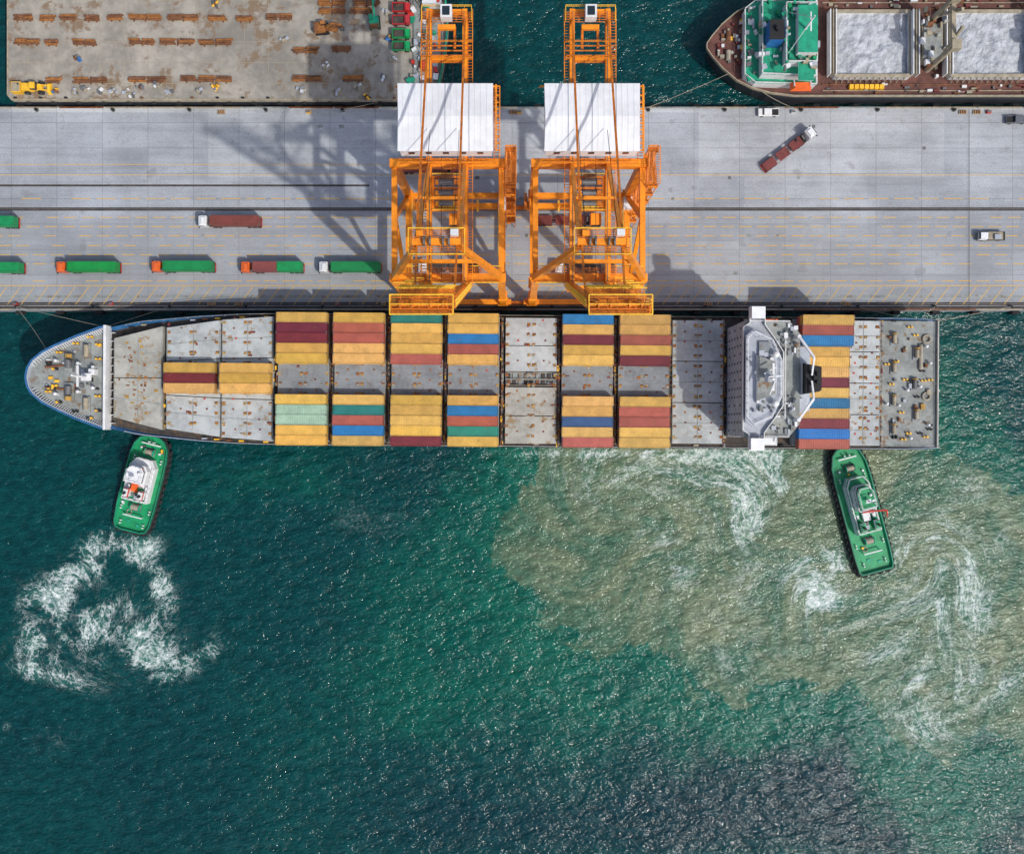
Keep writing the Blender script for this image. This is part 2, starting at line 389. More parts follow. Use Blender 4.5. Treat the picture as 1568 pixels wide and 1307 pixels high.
def bollard(x,y):
    b=MB(); b.cyl((0,0,0),(0,0,.15),.5,'steel',n=12); b.cyl((0,0,.15),(0,0,.6),.24,'black',n=12); b.cyl((0,0,.6),(0,0,.8),.42,'black',r1=.33,n=12)
    b.cyl((-.45,0,.62),(.45,0,.62),.12,'black'); return b.build('bollard',None,(x,y,0))
bx=[-125+ i*19.3 for i in range(14)]
for x in bx: bollard(x,Q0+.85); bollard(x+5,Q1-.85)
for side,y,s in ((0,Q0,-1),(1,Q1,1)):
    for i in range(30):
        x=-145+i*10.1
        f_=MB(); f_.cyl((-.9,0,-.9),(.9,0,-.9),.42,'rubber',n=12); f_.cyl((-.9,0,-1.9),(.9,0,-1.9),.42,'rubber',n=12)
        f_.box((0,s*.35,-1.4),(1.3,.12,2.0),'black'); f_.build('rubber_fender',None,(x,y+s*.44,0))
for i in range(26):
    x=R.uniform(-128,128); b=MB()
    if R.random()<.5:
        b.box((0,0,.35),(1.1,.7,.7),R.choice(['red_paint','white_paint','yellow_paint'])); b.box((0,0,.75),(.9,.5,.12),'steel'); nm='utility_box'
    else:
        b.box((0,0,.15),(2.0,1.0,.25),'beige')
        for t in(-.6,0,.6): b.cyl((t,-.4,.4),(t,.4,.4),.16,'rust_orange')
        nm='pipe_pallet'
    b.build(nm,None,(x,R.choice([Q0+1.6,Q1-1.4]),.0),R.uniform(-.1,.1))

# ------------------------------------------------------------ containers
def container_mesh(L=12.19,Wd=2.385,H=2.6):
    b=MB(); hx,hy=L/2,Wd/2
    pts=[];n=int(L/.56)
    for i in range(n):
        x0=-hx+.12+(L-.24)*i/n; dx=(L-.24)/n
        pts+= [(x0,-hy+.07),(x0+dx*.35,-hy+.07),(x0+dx*.5,-hy+.015),(x0+dx*.85,-hy+.015)]
    pts2=[(-p[0],-p[1]) for p in pts]
    b.prism(pts+pts2,.12,H-.11,'container_paint')
    for i in range(n):
        x0=-hx+.2+(L-.4)*i/n
        b.box((x0+.14,0,H-.09),(.26,Wd-.36,.07),'container_paint')
    for sy in(-1,1):
        b.box((0,sy*(hy-.06),H-.06),(L-.2,.12,.12),'container_paint'); b.box((0,sy*(hy-.06),.1),(L-.2,.12,.16),'container_paint')
    for sx in(-1,1):
        b.box((sx*(hx-.06),0,H-.07),(.12,Wd-.2,.12),'container_paint'); b.box((sx*(hx-.06),0,.1),(.12,Wd-.2,.16),'container_paint')
        for sy in(-1,1):
            b.box((sx*(hx-.08),sy*(hy-.08),H/2),(.16,.16,H-.1),'container_paint')
            b.box((sx*(hx-.10),sy*(hy-.09),H-.05),(.24,.2,.13),'steel'); b.box((sx*(hx-.09),sy*(hy-.09),.06),(.19,.19,.13),'steel')
        b.box((sx*(hx-.02),0,H/2),(.05,Wd-.35,H-.3),'container_paint')
    for y in(-.75,-.3,.3,.75): b.cyl((hx+.03,y,.25),(hx+.03,y,H-.25),.025,'steel',n=5)
    o=b.build('tmpc'); me=o.data; bpy.data.objects.remove(o); me.name='container_mesh'; return me
CM40=container_mesh(); CM20=container_mesh(6.06)
COL=dict(Y=(.74,.445,.095),M=(.19,.022,.03),R=(.47,.12,.075),G=(.02,.25,.16),B=(.015,.19,.48),L=(.36,.55,.45),D=(.03,.09,.22),T=(.02,.22,.17),g=(.006,.30,.07),b=(.24,.06,.045))
def cont(name,mesh,loc,rz,col,parent=None):
    o=bpy.data.objects.new(name,mesh); scene.collection.objects.link(o)
    o.location=loc; o.rotation_euler=(0,0,rz); c=COL[col]; k=R.uniform(.74,1.08)
    o.color=(c[0]*k,c[1]*k*R.uniform(.93,1.04),c[2]*k*R.uniform(.8,1.4),1)
    if parent: o.parent=parent
    return o

# ------------------------------------------------------------ container ship
SY=11.2; SROT=math.radians(-.42)
SM=Matrix.Translation((0,SY,0))@Matrix.Rotation(SROT,4,'Z')
ship=empty('container_ship',(0,SY,0),SROT)
HB=[(-117.2,.4),(-116.8,2.3),(-115.8,4.0),(-113.5,5.9),(-110.6,7.5),(-105,10.0),(-99.6,12.0),(-90,14.0),(-76,15.3),(-66,15.9),(-57,16.1),(0,16.1),(70,16.1),(95,16.05),(101,15.9),(103.9,15.6)]
def hb(x):
    for (a_,b_),(c_,d_) in zip(HB,HB[1:]):
        if a_<=x<=c_: return b_+(d_-b_)*(x-a_)/(c_-a_)
    return HB[0][1] if x<HB[0][0] else HB[-1][1]
b=MB()
LV=[(-7,'antifoul'),(-2.2,'antifoul'),(5.5,'ship_dark'),(7.6,'ship_blue'),(8.6,'ship_blue')]
def sect(x,z):
    h0=hb(x); t=max(0,min(1,(x+114)/60)); t=t*t*(3-2*t)
    st=max(0,min(1,(104-x)/30))**.5
    f=(z+7)/15.6; lo=t*(.35+.65*st)
    return h0*(lo+(1-lo)*max(0,min(1,f))**1.3), x+ (1-f)*(5.0 if x<-105 else (2.5 if x<-95 else 0)) - (1-f)*(6 if x>98 else 0)
st=[p[0] for p in HB]
for li in range(len(LV)-1):
    z0,z1=LV[li][0],LV[li+1][0]; vs=[];fs=[]
    for side in(-1,1):
        o=len(vs)
        for x in st:
            for z in(z0,z1):
                h_,xx=sect(x,z); vs.append((xx,side*h_,z))
        for i in range(len(st)-1):
            f_=(o+2*i,o+2*i+2,o+2*i+3,o+2*i+1); fs.append(f_ if side<0 else f_[::-1])
    n=len(st)*2; fs.append((n-2,2*n-2,2*n-1,n-1)); fs.append((0,1,n+1,n))
    b.add(vs,fs,LV[li+1][1])
outl=[(x,-hb(x)) for x in st]+[(x,hb(x)) for x in reversed(st)]
b.add([(x*1.0,y*.985,7.6) for x,y in outl],[tuple(range(len(outl)))],'dark_deck')
bow=[(x,-hb(x)) for x in reversed(st) if x<-95]+[(x,hb(x)) for x in st if x<-95]
fo_=[(x*.9995,y*.97) for x,y in bow]
b.prism([(-98.5,-12.0)]+fo_+[(-98.5,12.0)],7.7,10,'ship_blue','deck_grey')
b.wall([(-98,-12.4)]+bow+[(-98,12.4)],8.5,11.3,.45,'ship_blue',False)
b.wall([(-98,-12.3)]+[(x*.997,y*.965) for x,y in bow]+[(-98,12.3)],8.5,11.2,.2,'pale_grey',False)
nb=34
for i in range(nb):
    x=-116+18*(i/nb)
    for s_ in(-1,1): b.beam((x+.6,s_*(hb(x)-1.1),10.15),(x,s_*(hb(x)-.25),11.2),.12,.2,'white_paint')
b.build('hull',ship)
d=MB()
d.beam((-98.0,-12.6,9.6),(-98.0,12.6,9.6),.25,3.6,'white_paint')
d.beam((-98.2,-12.6,11.45),(-98.2,12.6,11.45),.4,.12,'white_paint')
for y in range(-11,12,2): d.beam((-97.6,y,8),(-96.8,y,8),.15,2.0,'white_paint')
d.cyl((-102,0,10),(-102,0,20),.4,'white_paint',.25); d.box((-102,0,17),(.5,5.0,.3),'white_paint'); d.box((-102,0,12.5),(2.4,1.8,.3),'white_paint'); d.box((-101,1.3,11),(1.4,1.4,2),'white_paint'); d.beam((-104.5,0,10),(-102,0,15),.25,.25,'white_paint')
for s_ in(-1,1):
    d.cyl((-107,s_*2.2,11),(-107,s_*4.2,11),.8,'steel',n=14); d.cyl((-107,s_*4.6,11),(-107,s_*5.6,11),.8,'socket_yellow',n=14)
    d.box((-107,s_*3.4,10.3),(2.4,4.2,.5),'deck_grey'); d.beam((-108,s_*3,10.3),(-113,s_*2.4,10.3),.5,.25,'rust')
    d.cyl((-102.8,s_*5,10.9),(-102.8,s_*7.8,10.9),.6,'beige',n=14); d.box((-102.8,s_*6.4,10.25),(1.8,3.6,.4),'deck_grey')
    for (x,y) in((-112,3.5),(-109.5,6),(-105.5,8.2),(-102,9.8),(-100,8),(-100,4.5),(-110.5,2.0)):
        for o_ in(-.45,.45): d.cyl((x+o_,s_*y,10),(x+o_,s_*y,10.8),.27,R.choice(['yellow_paint','yellow_paint','black']),n=8)
        d.box((x,s_*y,10.08),(1.6,.7,.12),'steel')
    for (x,y) in((-104.6,3.4),(-110,4.0),(-101,2.5)):
        d.cyl((x,s_*y,10),(x,s_*y,11.3),.35,'white_paint'); d.dome((x,s_*y,11.3),.45,'white_paint',8,3)
for i in range(20):
    x_=R.uniform(-113,-99.5); y_=R.uniform(-.85,.85)*(hb(x_)-1.5); d.box((x_,y_,10.25),(R.uniform(.3,1.1),R.uniform(.3,1.0),.5),R.choice(['white_paint','steel','yellow_paint','rust','pale_grey','black']))
d.build('forecastle_gear',ship)
h=MB()
bays=[(-77.3,8.5),(-64.2,15.0),(-50.5,15.3),(-36.8,15.3),(-23.0,15.3),(-9.3,15.3),(4.6,15.0),(18.2,15.3),(31.9,15.3),(45.0,15.0)]
HT=10.0
def hatch(x0,x1,w0,w1,mat,z0=7.7,z1=HT,n=3):
    for i in range(n):
        a0=-w0+2*w0*i/n+.1; a1=-w0+2*w0*(i+1)/n-.1; b0=-w1+2*w1*i/n+.1; b1=-w1+2*w1*(i+1)/n-.1
        h.prism([(x0,a0),(x1,b0),(x1,b1),(x0,a1)],z0,z1,mat)
        h.beam((x0+.2,a0+(a1-a0)*.5,z1+.03),(x1-.2,b0+(b1-b0)*.5,z1+.03),.12,.06,'deck_grey')
        for xm in (x0+(x1-x0)*.5,x0+.15,x1-.15): h.bb(xm-.07,xm+.07,max(a0,b0)+.15,min(a1,b1)-.15,z1+.002,z1+.06,'deck_grey')
def sockets(x0,x1,w,z):
    xc=(x0+x1)/2
    for i in range(14):
        y=-15.9+i*2.446
        if abs(y)>w: continue
        for xx in(x0+.45,xc-.55,xc+.55,x1-.45):
            h.box((xx,y,z+.09),(.62,.42,.16),R.choice(['socket_yellow','socket_yellow','rust_orange','beige']))
            h.box((xx+R.uniform(-.2,.2),y+.3,z+.03),(.8,.5,.05),R.choice(['rust','rust_orange','beige']))
            if R.random()<.4: h.box((xx+R.uniform(-.9,.9),y+R.uniform(-.6,.6),z+.03),(R.uniform(.3,1.2),R.uniform(.2,.7),.05),R.choice(['rust','rust_orange','maroon','beige']))
        for xx in((x0+xc)/2,(xc+x1)/2):
            if R.random()<.6: h.box((xx+R.uniform(-.3,.3),y+1.2,z+.04),(.45,.4,.07),R.choice(['maroon','red_paint','rust_orange','rust']))
hatch(-96.3,-84.6,9.6,12.6,'hatch_tan',8,10.3,2)
for i in range(60): h.box((R.uniform(-95,-85.5),R.uniform(-9,9),10.33),(R.uniform(.3,.9),R.uniform(.2,.7),.06),R.choice(['rust_orange','beige','socket_yellow','rust']))
for i,(x,w) in enumerate(bays):
    if i==0: hatch(x-6.4,x+6.6,12.3,14.2,'hatch_grey',n=3); sockets(x-6.2,x+6.3,13,HT); continue
    if i==1: hatch(x-6.1,x+6.3,14.3,15.2,'hatch_grey',n=3); sockets(x-6,x+6.2,15,HT); continue
    if i==6:
        for y0,y1 in((-15.2,-8.6),(-8.4,-1.6),(2.3,8.4),(8.6,15.2)): h.bb(x-6.2,x+6.2,y0,y1,7.7,HT,'hatch_tan' if y0<0 else 'hatch_grey')
        h.bb(x-6.2,x+6.2,-1.5,2.2,7.7,8.6,'hatch_dark')
        for t in range(9): h.bb(x-5.8+t*1.4,x-5.0+t*1.4,-1.2,.2,8.6,8.9,R.choice(['deck_grey','rust','dark_deck'])); h.bb(x-5.8+t*1.4,x-5.0+t*1.4,.6,1.9,8.6,8.9,R.choice(['maroon','rust','dark_deck','deck_grey']))
        for zz in(-1.1,.35,2.0): h.bb(x-6.1,x+6.1,zz-.08,zz+.08,9.3,9.45,'beige')
        sockets(x-6.2,x+6.2,15.2,HT); continue
    hatch(x-6.2,x+6.2,w,w,'hatch_grey' if i in(9,) else 'hatch_dark',n=3); sockets(x-6.2,x+6.2,15.2,HT)
hatch(80.9,89.2,15.2,15.2,'hatch_grey',7.7,10,4); sockets(81,89,15.2,10)
hatch(67.9,80.6,15.3,15.3,'hatch_dark',7.7,10,4)
h.build('hatch_covers',ship)
c_=MB()
gaps=[-84.0,-70.4,-57.5,-43.6,-29.9,-16.1,-2.3,11.4,25.1,38.4,51.4,80.7,89.6]
for gx in gaps:
    w=hb(gx)-.7
    if gx>-57:
        c_.box((gx,0,8.6),(.5,2*w,.25),'hatch_tan')
        y=-w
        while y<w:
            c_.beam((gx,y,7.7),(gx,y,10.2),.18,.18,R.choice(['rust','beige','yellow_paint','black'])); y+=1.22
        c_.beam((gx-.3,-w,10.2),(gx-.3,w,10.2),.07,.07,'rust')
    for i in range(int(w*2)):
        c_.box((gx+R.uniform(-.5,.5),R.uniform(-w,w),8.4+R.uniform(0,.9)),(R.uniform(.2,.6),R.uniform(.3,1.6),R.uniform(.3,.8)),R.choice(['rust','beige','dark_deck','black','yellow_paint','steel','maroon','rust_orange']))
for s_ in(-1,1):
    x=-94
    while x<103:
        y=s_*(hb(x)-.25); x2=x+3
        y2=s_*(hb(min(x2,103))-.25)
        c_.beam((x,y,9.6),(x2,y2,9.6),.08,.08,'white_paint' if s_<0 else 'beige'); c_.beam((x,y,8.5),(x,y,9.6),.08,.08,'white_paint')
        if R.random()<.6: c_.box((x+1,y-s_*.5,8.0),(1.2,.4,.6),R.choice(['yellow_paint','rust','steel','black','beige','pale_grey']))
        x=x2
c_.build('lashing_bridges',ship)
s=MB()
def levels(o,z0,n,hh,ms,mt):
    for i in range(n):
        s.prism([(p[0],p[1]) for p in o],z0+i*hh,z0+(i+1)*hh-.12,ms,mt)
        s.prism([((p[0]-57)*1.012+57,p[1]*1.012) for p in o],z0+(i+1)*hh-.12,z0+(i+1)*hh,ms,mt)
house=[(52.2,-13.0),(62,-13.0),(64.5,-10),(64.5,10),(62,13.0),(52.2,13.0)]
levels(house,7.7,7,2.75,'pale_grey','deck_grey')
for lv in range(7):
    z=7.7+lv*2.75+1.5
    for i in range(13):
        y=-11.7+i*1.95
        if lv%2 or i%3: s.box((52.16,y,z),(.12,.5,.6),'glass')
    for x in(54,56.5,59,61):
        for s_ in(-1,1): s.box((x,s_*13.02,z),(.7,.1,.8),'glass')
zb=7.7+7*2.75
br_=[(51.6,-11.5),(53.0,-12.4),(53.0,-16.0),(56.2,-16.0),(56.4,-12.0),(58.6,-9),(60.5,-6),(60.5,6),(58.6,9),(56.4,12.0),(56.2,16.0),(53.0,16.0),(53.0,12.4),(51.6,11.5)]
s.prism(br_,zb,zb+.3,'white_paint','pale_grey')
s.wall([(p[0],p[1]) for p in br_],zb+.3,zb+1.3,.15,'white_paint')
wh=[(52.0,-9),(53.5,-10.5),(57.6,-8.5),(59.6,-4),(59.6,4),(57.6,8.5),(53.5,10.5),(52.0,9)]
s.prism(wh,zb+.3,zb+1.3,'pale_grey'); s.prism([(56+(p[0]-56)*.985,p[1]*.985) for p in wh],zb+1.3,zb+2.3,'glass'); s.prism([(56+(p[0]-56)*1.06,p[1]*1.04) for p in wh],zb+2.3,zb+2.75,'white_paint','pale_grey')
zt=zb+2.75
s.prism([(54,-5),(58,-3.6),(58,3.6),(54,5)],zt,zt+1.2,'white_paint','deck_grey'); s.prism([(54.5,5.8),(57,5.8),(57,8),(54.5,8)],zt,zt+.7,'deck_grey','hatch_dark')
s.rail([(56+(p[0]-56)*.98,p[1]*.98,zt) for p in wh],'white_paint',closed=True,step=1.5)
for s_ in(-1,1):
    s.box((54.6,s_*14.6,zb+1.9),(3.0,2.6,1.2),'house_white')
s.cyl((56.5,0,zt),(56.5,0,zt+8),.5,'white_paint',.25); s.box((56.5,0,zt+5),(.5,6.0,.3),'white_paint'); s.box((56.3,0,zt+3.2),(2.4,2.0,.15),'pale_grey')
for z_,y_,rz_ in((3.6,1.5,.5),(5.4,-2.4,1.2),(7.9,0,.1)): s.box((56.2,y_,zt+z_),(3.0,.25,.25),'white_paint',rz_)
for y_ in(-7,6.5): s.cyl((58,y_*.8,zt),(58,y_*.8,zt+1),.3,'white_paint'); s.dome((58,y_*.8,zt+1.5),.8,'white_paint',full=True)
for i in range(26): s.box((R.uniform(53.5,58),R.uniform(-7.5,7.5),zt+.35),(R.uniform(.3,1.2),R.uniform(.3,1.2),R.uniform(.4,1.4)),R.choice(['white_paint','pale_grey','steel','deck_grey','hatch_dark']))
for y_ in(-9.3,-5,4,9): s.cyl((54,y_,zt),(54,y_,zt+4),.06,'white_paint',n=5)
s.bb(64.6,69,-7,7,7.7,20,'pale_grey'); s.bb(64.5,68.4,-9.5,9.5,7.7,13,'pale_grey')
s.prism([(64.7,-3.5),(68.6,-2.8),(68.6,2.8),(64.7,3.5)],20,28.5,'pale_grey','black'); s.prism([(64.9,-3.2),(68.4,-2.6),(68.4,2.6),(64.9,3.2)],28.5,30.2,'black','black')
for x_,y_ in((66,-1.2),(66,1.2),(67.4,-.8),(67.4,.9),(66.7,0)): s.cyl((x_,y_,30.2),(x_,y_,31.3),.4,'black',n=10)
s.prism([(64.8,3.8),(67.4,3.8),(67.4,7.5),(64.8,7.5)],20,23,'white_paint','pale_grey'); s.prism([(64.8,-7.5),(67.4,-7.5),(67.4,-4.2),(64.8,-4.2)],20,22.6,'white_paint','pale_grey')
for s_ in(-1,1):
    s.cyl((63.4,s_*9.2,zb-2),(63.4,s_*9.2,zb+3.5),.45,'white_paint')
    s.beam((63.4,s_*9.2,zb+3.2),(66.3,s_*4.5,zb+4.6),.5,.6,'white_paint'); s.beam((66.3,s_*4.5,zb+4.6),(65.9,s_*.6,zb+4.2),.35,.5,'white_paint')
    s.rail([(53,s_*12.9,zb+.02),(62,s_*12.9,zb+.02)],'white_paint')
    s.box((60.5,s_*14.1,12.6),(6.6,2.2,1.7),'bright_orange' if s_>0 else 'white_paint',0,.7); s.box((60.5,s_*14.1,11.2),(6.2,1.8,1.1),'white_paint')
    s.beam((58,s_*13.0,14),(58,s_*14.6,14.3),.25,.3,'white_paint'); s.beam((63,s_*13.0,14),(63,s_*14.6,14.3),.25,.3,'white_paint')
s.rail([(61,-9,zb+.3),(61,9,zb+.3)],'white_paint')
for i in range(50): s.box((R.uniform(58.5,63.6),R.choice([R.uniform(-12,-5),R.uniform(-12,12),R.uniform(5,12)]),zb+.3),(R.uniform(.3,1),R.uniform(.3,1.3),R.uniform(.4,1.2)),R.choice(['white_paint','pale_grey','steel','deck_grey','hatch_dark']))
s.build('superstructure',ship)
p=MB()
p.bb(90,103.6,-15.3,15.3,7.62,8.3,'deck_grey')
p.rail([(103.5,-15.2,8.3),(103.5,15.2,8.3)],'white_paint')
p.bb(103.5,103.8,-15.6,15.6,7.6,9.0,'beige')
for x_,y_ in((93,11),(93,4),(93,-4),(93,-11),(98.5,7.5),(98.5,-7.5),(98,0)):
    p.box((x_,y_,8.45),(1.7,3.2,.25),'hatch_dark'); p.cyl((x_,y_-1.2,9.0),(x_,y_+.8,9.0),.5,R.choice(['beige','rope','steel']),n=14); p.cyl((x_,y_+1.0,9.0),(x_,y_+1.3,9.0),.7,'socket_yellow',n=14)
for i in range(44):
    x_,y_=R.uniform(91,102.5),R.uniform(-14.5,14.5)
    t=R.random()
    if t<.5:
        for o_ in(-.4,.4): p.cyl((x_+o_,y_,8.3),(x_+o_,y_,9.0),.24,'yellow_paint' if t<.3 else 'black',n=8)
    elif t<.65: p.cyl((x_,y_,8.3),(x_,y_,9.4),.3,'white_paint'); p.dome((x_,y_,9.4),.4,'white_paint',8,3)
    else: p.box((x_,y_,8.6),(R.uniform(.3,1.4),R.uniform(.3,1.4),.7),R.choice(['beige','pale_grey','rust','socket_yellow','steel']))
p.cyl((99.5,3.5,8.7),(99.5,9.5,8.7),.5,'rope',n=10); p.torus((101,-3,8.55),(0,0,1),.9,.3,'rope'); p.torus((101,11,8.55),(0,0,1),.9,.3,'rope')
p.cyl((103,0,8.3),(103,0,13),.08,'white_paint',n=6)
p.build('poop_deck',ship)
ROW=2.456
def rowy(i): return 14.74-ROW*i
blocks={2:('YMMYY','YLLYY'),3:('YRRYY','YGRBY'),4:('TYYYR','YYYYM'),5:('YYBRY','YBRGY'),7:('BYMYY','YYDYR'),8:('YYRYM','YRRYY')}
def put(xc,i,col,z,mesh=CM40):
    v=SM@Vector((xc+R.uniform(-.09,.09),rowy(i)-.05+R.uniform(-.02,.02),z)); cont('shipping_container',mesh,v,SROT+(math.pi if R.random()<.5 else 0),col)
for bi,(t,bt) in blocks.items():
    for i,c in enumerate(t): put(bays[bi][0],i,c,HT+.18)
    for i,c in enumerate(bt): put(bays[bi][0],8+i,c,HT+.18)
for i,c in enumerate('YMY'): put(-77.3,5+i,c,HT+.18)
for i,c in enumerate('YYY'): put(-64.0,5+i,c,HT+.18)
for i,c in enumerate('RMDYYYMYBYMBR'): put(74.8,i,c,HT+.02)
for i,c in enumerate('YRB'): put(74.8,i,c,HT+2.64)

# ------------------------------------------------------------ cranes
def crane(cx):
    e=empty('container_crane',(cx,43.05,0))
    W_,Ld=-11.95,11.95; LX=11.2; O='orange_paint'
    b=MB()
    for sx in(-1,1):
        for y in(W_,Ld):
            b.beam((sx*LX,y,3.0),(sx*LX,y,42),1.5,1.9,O)
            b.box((sx*LX,y,13.5),(2.0,2.4,3.0),O); b.box((sx*LX,y,3.2),(2.6,2.0,1.6),O)
        b.beam((sx*LX,W_+1,13.5),(sx*LX,Ld-1,13.5),1.3,2.0,O)
        b.beam((sx*LX,W_+1,41),(sx*LX,Ld-1,41),1.1,1.4,O)
        b.beam((sx*LX,W_+.6,15),(sx*(LX),1.0,40.3),.85,.85,O)
        b.beam((sx*LX,Ld-.6,15),(sx*(LX),1.0,40.3),.85,.85,O)
    for y in(W_,Ld):
        b.beam((-LX-2,y,2.9),(LX+2,y,2.9),1.3,1.7,O)
        b.beam((-LX-.9,y,41.2),(LX+.9,y,41.2),1.7,2.2,O)
    b.beam((-LX,Ld,13.5),(LX,Ld,13.5),1.2,1.8,O)
    b.build('portal_frame',e)
    g_=MB()
    for y in(W_,Ld):
        for sx in(-1,1):
            for t in(-2.2,2.2):
                xx=sx*LX+t
                g_.box((xx,y,1.5),(3.2,.9,.8),'orange_dark')
                for w in(-1.2,-.4,.4,1.2): g_.cyl((xx+w,y-.25,.42),(xx+w,y+.25,.42),.36,'steel',n=12)
            g_.box((sx*(LX+4.4),y,1.2),(.8,.5,.6),'yellow_paint')
    g_.build('bogies',e)
    G=MB(); GX=3.7
    for sx in(-1,1):
        G.beam((sx*GX,-14.6,43.4),(sx*GX,43,43.4),1.0,2.1,O)
        G.grate(min(sx*(GX+.6),sx*(GX+1.6)),max(sx*(GX+.6),sx*(GX+1.6)),-14,42.5,43.64,alongx=True,sp=.6)
        G.rail([(sx*(GX+1.6),-14,43.7),(sx*(GX+1.6),42.8,43.7)],'orange_paint',step=2.5)
        G.bb(sx*(GX-.15)-.06,sx*(GX-.15)+.06,-14,42.5,44.46,44.6,'steel')
        for i in range(16): G.box((sx*GX,-13+i*3.6,44.49),(.8,.12,.06),'orange_dark')
    for y in(-14.4,26,33,42.6): G.beam((-GX,y,43.3),(GX,y,43.3),.9,1.6,O)
    G.grate(-GX-1.4,GX+1.4,40.2,42.2,44.6,sp=.5); G.rail([(-GX-1.4,40.2,44.6),(-GX-1.4,43.2,44.6),(GX+1.4,43.2,44.6),(GX+1.4,40.2,44.6)],'yellow_paint',step=1.4)
    G.box((0,41.4,46),(2.3,2.6,2.4),'white_paint'); G.box((0,41.4,47.25),(1.5,1.8,.15),'glass'); G.box((0,38.9,44.9),(3.6,1.0,.8),O)
    for y in(33.2,34.2,35.2): G.beam((-GX-1.3,y,44.8),(GX+1.3,y,44.8),.22,.22,'orange_dark')
    G.rail([(-GX-1.5,32.5,44.5),(GX+1.5,32.5,44.5)],'orange_paint'); G.rail([(-GX-1.5,36,44.5),(GX+1.5,36,44.5)],'orange_paint')
    for sx in(-1,1): G.box((sx*1.6,37.2,44.0),(.5,4.5,.4),'orange_dark')
    for x in(-1.2,1.2): G.cyl((x,-13,43.9),(x,42,43.9),.06,'black',n=5)
    G.build('trolley_girder',e)
    Hs=MB(); hy0,hy1=12.6,25.6
    Hs.bb(-9.3,9.3,hy0,hy1,44.6,49.2,'house_white')
    x0,x1=-9.6,9.6
    Hs.add([(x0,hy0-.3,49.25),(x1,hy0-.3,49.25),(x1,hy1+.3,49.25),(x0,hy1+.3,49.25),(x0+.2,(hy0+hy1)/2,50.0),(x1-.2,(hy0+hy1)/2,50.0)],[(0,1,5,4),(2,3,4,5),(3,0,4),(1,2,5),(0,3,2,1)],'house_white')
    for i in range(1,16):
        xx=x0+(x1-x0)*i/16; w_=.16 if i%4==0 else .06; mt_='pale_grey' if i%4==0 else 'house_white'; Hs.beam((xx,hy0-.3,49.28),(xx,(hy0+hy1)/2,50.03),w_,.08,mt_); Hs.beam((xx,hy1+.3,49.28),(xx,(hy0+hy1)/2,50.03),w_,.08,mt_)
    Hs.grate(9.7,10.9,hy0-.5,hy1+1,44.65,sp=.6); Hs.rail([(10.9,hy0-.5,44.7),(10.9,hy1+1,44.7),(-10.4,hy1+1,44.7)],'orange_paint',step=1.3,t=.14)
    for i in range(9): Hs.box((10.4,hy0+1+i*1.4,45.4),(.8,.25,.2),'orange_paint')
    Hs.beam((10.2,hy0,49.4),(10.2,hy1,49.4),.3,.3,'orange_paint')
    Hs.grate(-9.8,9.8,hy0-1.5,hy0-.2,44.55,sp=.5); Hs.rail([(-9.8,hy0-1.5,44.6),(9.8,hy0-1.5,44.6)],'orange_paint')
    for y in(hy0+1,hy1-1): Hs.beam((-9.2,y,44.2),(9.2,y,44.2),.6,.8,O)
    for i in range(5): Hs.box((-7+3.5*i,hy0-.03,47),(1.2,.12,1.3),'glass')
    Hs.build('machinery_house',e)
    A=MB(); AZ,AY=70,-10.0
    for sx in(-1,1):
        A.beam((sx*LX,W_,42),(sx*3.9,AY-.6,AZ),1.25,1.25,O,.9,.9)
        A.beam((sx*3.9,AY,AZ-1),(sx*GX,Ld-1,44.2),.75,.9,O)
        A.beam((sx*3.7,AY+.5,AZ+.2),(sx*GX,40.5,44.8),.42,.30,'orange_dark')
        A.beam((sx*2.9,AY+.5,AZ+.2),(sx*2.9,16,50.9),.10,.10,'black')
    A.beam((-4.4,AY,AZ),(4.4,AY,AZ),1.2,1.4,O); A.beam((-7.6,-11,56),(7.6,-11,56),.7,.8,O); A.beam((-3.8,1,57),(3.8,1,57),.5,.6,O)
    for x in(-2.2,-1.2,1.2,2.2): A.cyl((x-.15,AY,AZ+1.0),(x+.15,AY,AZ+1.0),.9,'steel',n=14)
    A.grate(-5,5,AY-2.4,AY-.8,AZ+.65,'orange_dark'); A.grate(-5,5,AY+.8,AY+2.2,AZ+.65,'orange_dark')
    A.rail([(-5,AY-2.4,AZ+.7),(5,AY-2.4,AZ+.7),(5,AY+2.2,AZ+.7),(-5,AY+2.2,AZ+.7)],'yellow_paint',closed=True,step=1.4,t=.13)
    A.box((3.2,AY+1.4,AZ+1.4),(1.4,1.1,1.4),'white_paint'); A.box((-3.0,AY+1.3,AZ+1.3),(1.2,1,1.1),O)
    A.build('a_frame',e)
    Bm=MB(); p0=Vector((0,-14.2,43.6)); p1=Vector((0,-25.0,97.5)); dv=(p1-p0)
    dn=dv.normalized(); outv=Vector((0,-dn.z,dn.y))
    for sx in(-1,1):
        o=Vector((sx*3.3,0,0)); Bm.beam(p0+o,p1+o,.9,1.5,O)
        for k_ in(.0,.6,1.15):
            o3=Vector((sx*5.0,0,0))+outv*(-k_); Bm.beam(p0+o3,p1+o3,.10,.10,'yellow_paint')
        for i in range(37):
            c=p0+dv*(i/36)+Vector((sx*5.0,0,0)); Bm.beam(c,c-outv*1.15,.10,.10,'yellow_paint'); Bm.beam(c,c-Vector((sx*1.3,0,0)),.5,.08,'orange_dark')
        mid=p0+dv*.55-outv*3.2+Vector((sx*3.5,0,0))
        Bm.beam(Vector((sx*3.6,AY,AZ)),mid,.35,.3,'orange_dark'); Bm.beam(mid,p0+dv*.62+Vector((sx*3.4,0,0)),.35,.3,'orange_dark')
